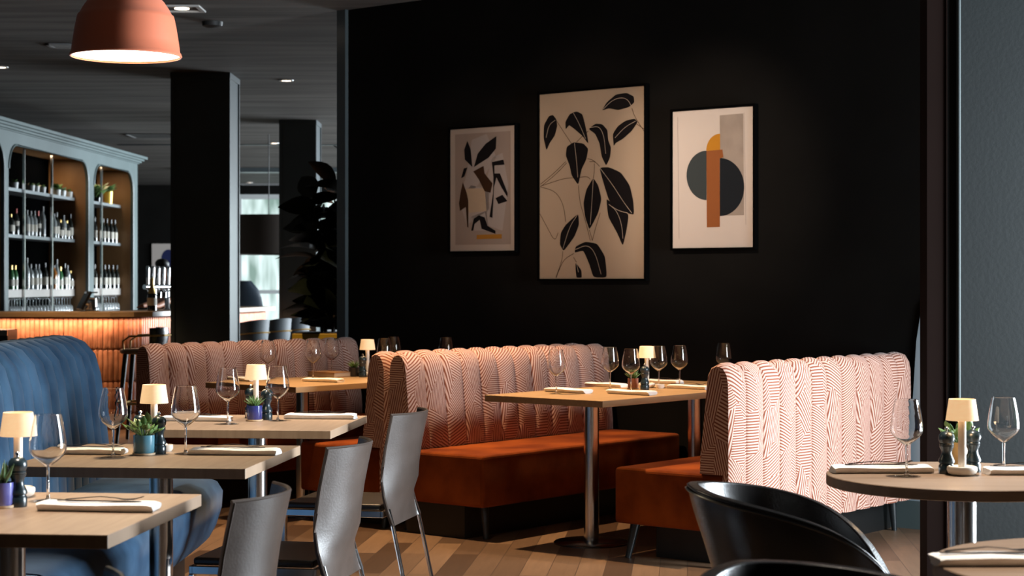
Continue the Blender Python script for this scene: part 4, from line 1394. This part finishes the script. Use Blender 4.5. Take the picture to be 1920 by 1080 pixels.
rows = [(0.20, SH[1], 'on the middle shelf, wide bay left', [(20, 'squat'), (30, 'red')]),
        (0.20, SH[1], 'on the middle shelf, wide bay centre', [(50, 'clear'), (57, 'clear'), (64, 'clear'), (71, 'red'), (80, 'tall')]),
        (0.20, SH[1], 'on the middle shelf, wide bay right', [(101, 'clear'), (106, 'wine'), (113, 'squat'), (119, 'clear'), (125, 'squat'), (131, 'wine')]),
        (0.20, SH[1], 'on the middle shelf, narrow bay', [(177, 'wine'), (193, 'wine'), (200, 'wine'), (208, 'wine'), (215, 'wine')]),
        (0.20, SH[2], 'on the lower shelf, wide bay left', [(21, 'green'), (28, 'green')]),
        (0.20, SH[2], 'on the lower shelf, wide bay centre', [(50, 'tall'), (57, 'clear'), (66, 'clear'), (72, 'clear'), (84, 'wine')]),
        (0.20, SH[2], 'on the lower shelf, wide bay right', [(101, 'amber'), (106, 'tall'), (113, 'green'), (121, 'wine'), (126, 'clear'), (131, 'squat')]),
        (0.20, SH[2], 'on the lower shelf, narrow bay', [(177, 'wine'), (196, 'wine'), (203, 'wine'), (211, 'wine'), (219, 'wine')])]
for rec, z, place, items in rows:
    for i, (px, k) in enumerate(items):
        r_ = rec + (0.02 if i % 2 else 0.0)
        lim = [b for a, b in BAYS if a < cab_y(px, 0)][-1] - 0.055
        yy = cab_y(px, r_)
        if yy > lim: r_ = 0.20; yy = lim - 0.0
        bottle(k, cabw(-r_, yy, z), place, i)
# small pots on the top shelf
def shelf_pot(px, lab, mat, h, hl, n, spread, r=0.045, grp=None):
    rec = 0.21
    lim = [b for a, b in BAYS if a < cab_y(px, 0)][-1] - 0.07
    t = thing('potted_plant', lab, 'plant', cabw(-rec, min(lim, cab_y(px, rec)), SH[0]), 0, grp)
    MB().lathe([(0, 0), (r * 0.85, 0), (r, h), (r * 0.9, h), (r * 0.85, h - 0.01), (0, h - 0.012)], 20, cap=False).build('pot', mat, t, smooth=40)
    m = MB(); rnd = random.Random(px)
    for k in range(n):
        a = rnd.random() * 6.28; 
        d = (math.cos(a) * spread, math.sin(a) * spread, 0.5 + rnd.random())
        leafmesh(m, (0, 0, h - 0.02), d, hl * (0.7 + 0.5 * rnd.random()), hl * 0.35, 0.35)
    m.build('foliage', 'leaf', t, smooth=60, recalc=False)
for px in (27, 58, 67, 79): shelf_pot(px, 'small white pot of succulent %s' % {27: 'alone left on the top shelf', 58: 'leftmost of three on the top shelf', 67: 'middle of three on the top shelf', 79: 'rightmost of three on the top shelf'}[px], 'pot_white', 0.07, 0.09, 12, 0.6, grp='small pots on the top bar shelf')
shelf_pot(107, 'white pot with bushy green leaves on the top shelf by the wood side', 'pot_white', 0.07, 0.16, 22, 0.8, grp='small pots on the top bar shelf')
shelf_pot(117, 'white pot with small plant, middle of the right-hand trio on the top shelf', 'pot_white', 0.07, 0.12, 12, 0.7, grp='small pots on the top bar shelf')
shelf_pot(130, 'white pot with dark sprig at the end of the top shelf', 'pot_white', 0.07, 0.09, 8, 0.4, grp='small pots on the top bar shelf')
shelf_pot(182, 'tall arching leafy plant in the narrow bay of the bar cabinet', 'pot_dark', 0.06, 0.36, 12, 0.5)
shelf_pot(203, 'yellow gold pot with green leaves in the narrow bay', 'pot_gold', 0.16, 0.20, 22, 0.9, r=0.06)
# stemware on the back bar worktop
gb = None
pxs = [17, 22, 27, 32, 37] + [50, 56, 62, 68, 74, 80, 86, 92] + [101, 106, 111, 116, 121, 126, 131] + [177, 181, 185, 194, 199, 204, 209, 214, 219, 226, 232]
for i, px in enumerate(pxs):
    for j, rec in enumerate((0.20, 0.29)):
        lim = [b for a, b in BAYS if a < cab_y(px, 0)][-1] - 0.05
        y = cab_y(px, rec)
        if y > lim: continue
        loc = cabw(-rec, y, 0.932)
        zone = 'in the wide bay' if px < 140 else 'in the narrow bay'
        lab = 'upturned clear glass on the worktop %s, %s row' % (zone, 'front' if j == 0 else 'rear')
        if gb is None:
            m = MB().lathe([(0.036, 0.002), (0.040, 0.05), (0.034, 0.10), (0.008, 0.118), (0.004, 0.13), (0.004, 0.19), (0.030, 0.198), (0.030, 0.201), (0, 0.201)], 16, cap=False)
            m.lathe([(0.0345, 0.002), (0.0385, 0.05), (0.032, 0.098), (0, 0.112)], 16, cap=False)
            gb = m.build('upturned_glass', 'bar_glass', smooth=50); o = gb
        else: o = gb.copy(); C.objects.link(o)
        o.location = loc; tag(o, lab, 'glass', 'upturned glasses %s, %s row' % (zone, 'front' if j == 0 else 'rear'))

# ------------------------------------------------------------ the bar
ZB = 1.05
path = [(-4.75, 16.03), (-4.40, 15.98), (-3.75, 15.88), (-3.57, 15.88), (-3.44, 15.95), (-3.34, 16.10), (-3.27, 16.35), (-3.17, 16.8), (-2.99, 17.8), (-2.71, 19.6)]
def offset(path, d):
    out = []
    for i, p in enumerate(path):
        a = Vector(path[max(0, i - 1)]); b = Vector(path[min(len(path) - 1, i + 1)])
        t_ = (b - a).normalized(); n_ = Vector((t_.y, -t_.x))
        out.append(tuple(Vector(p) + n_ * d))
    return out
bar = thing('bar_counter', 'curved bar counter faced with glowing terracotta finger tiles', 'bar')
front = path; top_f = offset(path, 0.12); top_b = offset(path, -0.45)
m = MB().prism(top_f + list(reversed(top_b)), [], lambda a, b, d: (a, b, ZB - d), 0.045)
m.build('countertop', 'counter_wood', bar, smooth=0, bevel=0.004)
m = MB().prism(front + list(reversed(offset(path, -0.3))), [], lambda a, b, d: (a, b, d), ZB - 0.046)
m.build('body', 'grout', bar, smooth=0)
# finger tiles
m = MB()
def resample(path, step):
    pts = []; cur = Vector(path[0]); acc = 0
    dense = []
    for a, b in zip(path, path[1:]):
        a = Vector(a); b = Vector(b); n_ = max(1, int((b - a).length / 0.004))
        for k in range(n_): dense.append(a.lerp(b, k / n_))
    s = 0; last = dense[0]; nxt = step / 2
    for i in range(1, len(dense)):
        s += (dense[i] - last).length; last = dense[i]
        if s >= nxt:
            t_ = (dense[min(i + 4, len(dense) - 1)] - dense[max(0, i - 4)]).normalized()
            pts.append((dense[i], t_)); nxt += step
    return pts
tw, thh = 0.044, 0.285
tile_out = []
for k in range(7): tile_out.append((math.cos(PI * k / 6), 1, math.sin(PI * k / 6)))
for k in range(7): tile_out.append((math.cos(PI + PI * k / 6), -1, math.sin(PI + PI * k / 6)))
for ci, (p, t_) in enumerate(resample(path, tw + 0.001)):
    n_ = Vector((t_.y, -t_.x))
    z1 = ZB - 0.05
    while z1 > 0.05:
        hh = min(thh, z1 - 0.02); zc = z1 - hh / 2
        if hh < 0.1: break
        vs = []
        r_ = tw / 2
        for rr, dep in ((1.0, 0.001), (0.93, 0.009), (0.70, 0.0115)):
            for ca, sg, sa in tile_out:
                x_ = ca * r_ * rr; z_ = zc + sg * (hh / 2 - r_) + sa * r_ * rr
                q = p + t_ * x_ + n_ * dep
                vs.append((q.x, q.y, z_))
        N = 14; fs = []
        for a_ in range(2):
            for k in range(N):
                k2 = (k + 1) % N
                fs.append((a_ * N + k, a_ * N + k2, (a_ + 1) * N + k2, (a_ + 1) * N + k))
        fs.append(tuple(2 * N + k for k in range(N)))
        m.add(vs, fs)
        z1 -= hh + 0.002
m.build('finger_tiles', 'tile', bar, smooth=60)
# warm strip light under the overhang
for a, b in zip(top_f, top_f[1:]):
    a = Vector(a); b = Vector(b); mid = (a + b) / 2
    t_ = (b - a); ln = t_.length
    if ln < 0.05: continue
    n_ = Vector((t_.y, -t_.x)).normalized()
    c_ = mid - n_ * 0.045
    o = lamp('strip_light', 'AREA', (c_.x, c_.y, ZB - 0.06), (7.0 if mid.x < -3.6 else 3.2) * ln, (1.0, 0.62, 0.38), shape='RECTANGLE', size=ln, size_y=0.03)
    o.rotation_euler = (0, 0, math.atan2(t_.y, t_.x))
# bottle fridge at far left under the bar
MB_f = thing('bottle_fridge', 'black glass-fronted bottle fridge at the left end of the bar', 'fridge', (-4.58, 15.72, 0))
MB().box(-0.25, 0.20, -0.2, 0.1, 0, 0.90).build('body', 'black', MB_f, smooth=0)
MB().box(-0.25, 0.20, -0.215, -0.201, 0.90 - 0.05, 0.90).build('top_rail', 'steel', MB_f, smooth=0)

# stools
def make_stool(label, shell=True):
    t = thing('bar_stool', label, 'stool')
    MB().lathe([(0, 0.66), (0.19, 0.66), (0.215, 0.68), (0.215, 0.72), (0.18, 0.735), (0, 0.74)], 36, cap=False).build('seat', 'stool_fabric', t, smooth=50)
    rows = []
    for z, r in ((0.66, 0.20), (0.74, 0.225), (0.83, 0.235), (0.90, 0.24), (0.955, 0.245)):
        rw = []
        for j in range(25):
            a = -R(115) + R(230) * j / 24
            zz = 0.66 + (z - 0.66) * (1 - 0.35 * (abs(a) / R(115)) ** 2)
            rw.append((Vector((r * math.cos(a), r * math.sin(a), zz)), Vector((math.cos(a), math.sin(a), 0))))
        rows.append(rw)
    sb_ = grid_shell(MB(), rows, 0.02, 0).build('backrest', 'stool_fabric', t, smooth=60)
    m = MB().tube([p + n * 0.006 for p, n in rows[2]], 0.008, 6); m.build('brass_band', 'brass', sb_)
    for sx in (-1, 1):
        for sy in (-1, 1):
            MB().tube([(sx * 0.13, sy * 0.13, 0.66), (sx * 0.2, sy * 0.2, 0)], [0.014, 0.010], 8).build('leg', 'leg_black', t)
    MB().tube([(0.19 * math.cos(a_ * PI / 12), 0.19 * math.sin(a_ * PI / 12), 0.28) for a_ in range(25)], 0.008, 6, cap=False).build('foot_ring', 'brass', t)
    return t
st = make_stool('blue-grey tub bar stool with brass band, leftmost of the row right of the pillar')
st.location = (-2.60, 17.35, 0); st.rotation_euler = (0, 0, R(-30))
dup(st, (-2.46, 17.95, 0), R(-30), 'blue-grey tub bar stool with brass band, middle of the row right of the pillar')
dup(st, (-2.34, 18.55, 0), R(-30), 'blue-grey tub bar stool with brass band, partly behind the farther pillar')
# wooden stool left of the pillar
t = thing('bar_stool', 'wooden seat bar stool with brass arm rail and black back, left of the near pillar', 'stool', (-3.02, 14.75, 0), R(0))
MB().lathe([(0, 0.725), (0.20, 0.725), (0.215, 0.735), (0.215, 0.755), (0.20, 0.765), (0, 0.765)], 36, cap=False).build('seat', 'oak_warm', t, smooth=40)
rows = []
for z, r in ((0.77, 0.16), (0.84, 0.18), (0.90, 0.185), (0.94, 0.18)):
    rows.append([(Vector((r * math.cos(a), r * math.sin(a), z)), Vector((math.cos(a), math.sin(a), 0))) for a in [(-70 + 140 * j / 16) * PI / 180 for j in range(17)]])
grid_shell(MB(), rows, 0.03, 0).build('backrest', 'leather_black', t, smooth=60)
MB().tube([(-0.16, -0.12, 0.765), (-0.16, -0.15, 0.83), (-0.10, -0.18, 0.872), (0.05, -0.20, 0.878), (0.17, -0.12, 0.878), (0.2, 0, 0.878), (0.17, 0.12, 0.878), (0.05, 0.2, 0.878), (-0.10, 0.18, 0.872), (-0.16, 0.15, 0.83), (-0.16, 0.12, 0.765)], 0.008, 8).build('arm_rail', 'brass', t)
for sx in (-1, 1):
    for sy in (-1, 1):
        MB().tube([(sx * 0.14, sy * 0.14, 0.725), (sx * 0.20, sy * 0.20, 0)], [0.022, 0.014], 10).build('leg', 'leg_black', t)
m = MB()
for a_, b_ in (((-0.17, -0.17), (0.17, -0.17)), ((0.17, -0.17), (0.17, 0.17)), ((0.17, 0.17), (-0.17, 0.17)), ((-0.17, 0.17), (-0.17, -0.17))):
    m.tube([(a_[0], a_[1], 0.32), (b_[0], b_[1], 0.32)], 0.011, 8)
m.build('footrest', 'brass', t)

# till, taps, champagne bottle
p = G(160, 16.05)
t = thing('till_terminal', 'tilted touchscreen till standing on the bar', 'till', (p.x, p.y, ZB), R(25))
m = MB(); M = Matrix.Translation((-0.01, 0, 0.10)) @ Matrix.Rotation(R(28), 4, 'Y')
m.box(-0.012, 0.012, -0.11, 0.11, -0.09, 0.09, M=M); m.build('screen', 'screen_black', t, smooth=0, bevel=0.003)
MB().tube([(0.0, 0, 0.09), (0.055, 0, 0.085), (0.05, 0, 0.03), (0.07, 0, 0.008)], [0.022, 0.03, 0.028, 0.03], 12, flat=(1, 2)).build('stand', 'steel', t)
MB().box(-0.02, 0.11, -0.08, 0.08, 0.0003, 0.012).build('foot_plate', 'steel', t, smooth=0, bevel=0.003)
MB().box(0.0, 0.10, -0.05, 0.05, 0.165, 0.178).build('card_reader', 'steel', t, smooth=0)
p0 = G(277, 16.75); p1 = G(325, 17.25)
t = thing('beer_tap_tower', 'row of six polished beer taps on a rail behind the bar', 'tap', (p0.x, p0.y, ZB))
dv = p1 - p0
m = MB().tube([(-0.03, 0, 0.22), (dv.x + 0.03, dv.y, 0.22)], 0.024, 12); m.build('rail', 'chrome', t)
for k in range(6):
    q = dv * (k / 5)
    MB().lathe([(0.013, 0.243), (0.016, 0.30), (0.019, 0.40), (0.015, 0.415), (0, 0.418)], 14, (q.x, q.y, 0), cap=False).build('tap_handle', 'chrome', t, smooth=50)
    MB().tube([(q.x, q.y, 0.20), (q.x + 0.03, q.y - 0.05, 0.17), (q.x + 0.03, q.y - 0.05, 0.12)], 0.010, 8).build('spout', 'chrome', t)
for k in (0, 1):
    q = dv * (0.25 + 0.5 * k)
    MB().lathe([(0.04, 0), (0.025, 0.02), (0.022, 0.2)], 16, (q.x, q.y, 0)).build('column', 'chrome', t, smooth=50)
p = G(285, 16.45)
t = thing('champagne_bottle', 'dark champagne bottle with gold foil neck by the bartender on the bar', 'bottle', (p.x, p.y, ZB))
MB().lathe([(0, 0), (0.042, 0.001), (0.044, 0.13), (0.035, 0.17), (0.018, 0.22), (0.015, 0.25)], 24, cap=False).build('body', 'bottle_dark', t, smooth=50)
MB().lathe([(0.0385, 0.16), (0.0195, 0.222), (0.0165, 0.255), (0.018, 0.29), (0.012, 0.305), (0, 0.306)], 20, cap=False).build('foil', 'foil_gold', t, smooth=50)
MB().lathe([(0.0446, 0.05), (0.0446, 0.12)], 24, cap=False).build('label', 'label_paper', t, smooth=50)

# ------------------------------------------------------------ bartender
def skin(name, joints, edges, mat, parent, sub=2, root=0):
    me = bpy.data.meshes.new(name)
    me.from_pydata([j[0] for j in joints], edges, [])
    o = bpy.data.objects.new(name, me); C.objects.link(o)
    o.parent = parent
    md = o.modifiers.new('skin', 'SKIN'); md.use_smooth_shade = True
    sv = me.skin_vertices[0].data
    for i, j in enumerate(joints):
        r_ = j[1] if isinstance(j[1], tuple) else (j[1], j[1])
        sv[i].radius = r_; sv[i].use_root = (i == root)
    s = o.modifiers.new('sub', 'SUBSURF'); s.levels = sub; s.render_levels = sub
    me.materials.append(MATS[mat])
    return o
per = thing('person', 'bartender in black leaning over the bar, mostly behind the pillar', 'person', (-3.48, 18.95, 0))
def rel(px, d, z): 
    g = G(px, d, z); return (g.x + 3.48, g.y - 18.95, z)
hd = rel(304, 18.35, 1.43)
nk_ = rel(316, 18.5, 1.33)
ch_ = rel(330, 18.65, 1.22)
pel = (0.02, 0.02, 0.92)
shL = rel(318, 18.45, 1.24); elL = rel(303, 17.9, 1.12); wrL = rel(274, 17.05, 1.10); haL = rel(268, 16.9, 1.09)
shR = rel(345, 18.5, 1.24); elR = rel(333, 18.0, 1.17); wrR = rel(297, 17.35, 1.085); haR = rel(290, 17.25, 1.08)
J = [(pel, (0.15, 0.11)), ((0.01, 0, 1.06), (0.13, 0.10)), (ch_, (0.14, 0.10)), (nk_, 0.055), (hd, (0.075, 0.085)), ((hd[0] - 0.02, hd[1] - 0.05, hd[2] + 0.03), (0.07, 0.075)),
     (shL, 0.055), (elL, 0.042), (wrL, 0.028), (haL, (0.035, 0.02)), (shR, 0.055), (elR, 0.042), (wrR, 0.028), (haR, (0.035, 0.02)),
     ((0.10, 0.03, 0.5), 0.065), ((0.12, 0.05, 0.08), 0.045), ((0.13, -0.06, 0.035), 0.035), ((-0.08, 0.03, 0.5), 0.065), ((-0.10, 0.05, 0.08), 0.045), ((-0.10, -0.06, 0.035), 0.035)]
E = [(0, 1), (1, 2), (2, 3), (3, 4), (4, 5), (2, 6), (6, 7), (7, 8), (8, 9), (2, 10), (10, 11), (11, 12), (12, 13), (0, 14), (14, 15), (15, 16), (0, 17), (17, 18), (18, 19)]
n0 = len(J)
for hb, sgn in ((haL, 1), (haR, 1)):
    bi = 9 if hb is haL else 13
    for k in range(4):
        a_ = (-0.018 + 0.012 * k)
        J.append(((hb[0] - 0.025, hb[1] - 0.02 + a_, hb[2] - 0.004), 0.009)); E.append((bi, len(J) - 1))
        J.append(((hb[0] - 0.055 + 0.004 * abs(k - 1), hb[1] - 0.02 + a_ * 1.2, hb[2] - 0.018), 0.008)); E.append((len(J) - 2, len(J) - 1))
    J.append(((hb[0] + 0.005, hb[1] - 0.04, hb[2] + 0.01), 0.010)); E.append((bi, len(J) - 1))
skin('body', J, E, 'skin', per)
SJ = [((0.015, 0.01, 0.86), (0.17, 0.13)), ((0.01, 0, 1.06), (0.15, 0.12)), (ch_, (0.16, 0.12)), (nk_, 0.062), (shL, 0.07), (elL, 0.056), (shR, 0.07), (elR, 0.056)]
skin('shirt', SJ, [(0, 1), (1, 2), (2, 3), (2, 4), (4, 5), (2, 6), (6, 7)], 'shirt', per)
skin('trousers', [((0.01, 0.01, 0.90), (0.165, 0.13)), ((0.10, 0.03, 0.5), 0.085), ((0.12, 0.05, 0.09), 0.065), ((-0.08, 0.03, 0.5), 0.085), ((-0.10, 0.05, 0.09), 0.065)], [(0, 1), (1, 2), (0, 3), (3, 4)], 'shirt', per)
skin('hair', [((hd[0] + 0.01, hd[1] + 0.035, hd[2] + 0.03), (0.088, 0.085)), ((hd[0], hd[1] - 0.02, hd[2] + 0.085), (0.082, 0.06)), ((hd[0] - 0.03, hd[1] - 0.07, hd[2] + 0.085), (0.055, 0.04))], [(0, 1), (1, 2)], 'hair', per)

# ------------------------------------------------------------ far room
t = thing('framed_picture', 'small framed print with a navy swirl on the far dark wall', 'picture', (0, 0, 0))
xa = (285 - 960) / F * 33.98; zb_ = HC + (530 - 512) * 33.98 / F; zt_ = HC + (530 - 457) * 33.98 / F
t.location = (xa + 0.3, 33.99, 0)
MB().box(-0.30, 0.30, -0.03, -0.001, zb_, zt_).build('frame', 'paper_mount', t, smooth=0)
m = MB(); pts = [(0.02 + 0.14 * math.cos(R(a)), (zb_ + zt_) / 2 + 0.17 * math.sin(R(a))) for a in range(0, 360, 15)]
m.prism(pts, [], lambda a, b, d: (a, -0.031, b), 0); m.build('print_shape', 'ink_blue', t, smooth=0)
t = thing('drum_pendant', 'large dark drum pendant shade hanging before the far windows', 'lamp', (-3.05, 22.4, 0))
z1_, z0_ = HC + 125 * 22.4 / F, HC + 53 * 22.4 / F
m = MB().lathe([(0.62, z0_), (0.62, z1_)], 48, cap=False); m.lathe([(0.61, z0_), (0.61, z1_)], 48, cap=False); m.lathe([(0.61, z0_), (0.62, z0_)], 48, cap=False); m.lathe([(0.61, z1_), (0.62, z1_)], 48, cap=False)
m.build('lamp_shade', 'shade_dark', t, smooth=50)
MB().lathe([(0.006, z1_ - 0.1), (0.006, CEIL)], 10).build('cord', 'black', t)
MB().box(-0.61, 0.61, -0.01, 0.01, z1_ - 0.12, z1_ - 0.10).build('spider_bar', 'black', t, smooth=0)
p = G(458, 23.5)
t = thing('high_back_chair', 'dark blue high-backed chair beyond the bar, before the far windows', 'chair', (p.x, p.y, 0))
rows = []
for i in range(9):
    z = 0.45 + (1.335 - 0.45) * i / 8
    hw = 0.26 * math.sqrt(max(0.05, 1 - (max(0, i - 4) / 4.3) ** 2.2))
    rows.append([(Vector((hw * math.sin(s * 1.2) / math.sin(1.2), -0.12 + 0.10 * math.cos(s * 1.2) * -1 + 0.1, z)), Vector((math.sin(s * 1.2) * 0.5, -1, 0)).normalized()) for s in [-1 + 2 * j / 12 for j in range(13)]])
grid_shell(MB(), rows, 0.05, 0).build('backrest', 'blue_leather', t, smooth=60)
MB().box(-0.25, 0.25, -0.05, 0.45, 0.36, 0.46).build('seat', 'blue_leather', t, smooth=0, bevel=0.02)
for sx in (-1, 1):
    for sy in (0.0, 0.4):
        MB().tube([(sx * 0.2, sy, 0.36), (sx * 0.23, sy, 0)], 0.014, 8).build('leg', 'leg_black', t)

# ------------------------------------------------------------ rubber plant
t = thing('rubber_plant', 'tall dark rubber plant in a gold planter beside the picture wall', 'plant', (-1.42, 13.35, 0))
MB().box(-0.20, 0.175, -0.2, 0.2, 0, 0.935).build('planter', 'planter_gold', t, smooth=0, bevel=0.006)
MB().box(-0.18, 0.155, -0.18, 0.18, 0.9352, 0.942).build('soil', 'soil', t, smooth=0)
rnd = random.Random(11)
st_ = MB(); lf = MB()
for k in range(5):
    bx, by = rnd.uniform(-0.06, 0.1), rnd.uniform(-0.08, 0.08)
    top = Vector((bx + rnd.uniform(-0.12, 0.14), by + rnd.uniform(-0.08, 0.08), 1.75 + 0.12 * k))
    b_ = Vector((bx, by, 0.94))
    st_.tube([b_, b_.lerp(top, 0.5) + Vector((0.02, 0, 0)), top], [0.012, 0.009, 0.004], 7)
    n_ = 22
    for i in range(n_):
        s = 0.05 + 0.95 * i / n_
        c_ = b_.lerp(top, s); a = 2.4 * i + k
        ln = 0.25 + 0.09 * rnd.random()
        leafmesh(lf, c_, (math.cos(a), math.sin(a), 0.55 - 0.3 * rnd.random() + (0.9 if s > 0.93 else 0)), ln, ln * 0.55, 0.30, seg=6, roll=rnd.uniform(-1.3, 1.3))
st_.build('stem', 'stem', t)
o = lf.build('foliage', 'leaf_rubber', t, smooth=60, recalc=False)

GR = {'bench_seat': 'patterned benches with orange seats', 'booth_seat': 'blue velvet booth sections', 'dining_table': 'rectangular wooden dining tables', 'round_table': 'brown round tables',
      'dining_chair': 'leather chairs with chrome legs', 'tub_chair': 'black leather tub chairs', 'table_lamp': 'small lit lamps on the tables', 'potted_succulent': 'potted succulents on the tables',
      'bar_stool': 'bar stools at the counter', 'framed_picture': 'framed prints on the dark walls', 'pillar': 'dark square pillars', 'ceiling_vent': 'ceiling vents', 'salt_dish': 'small white salt dishes'}
for o in C.objects:
    if o.parent is None and 'label' in o and 'group' not in o:
        b = o.name.split('.')[0]
        if b in GR: o['group'] = GR[b]
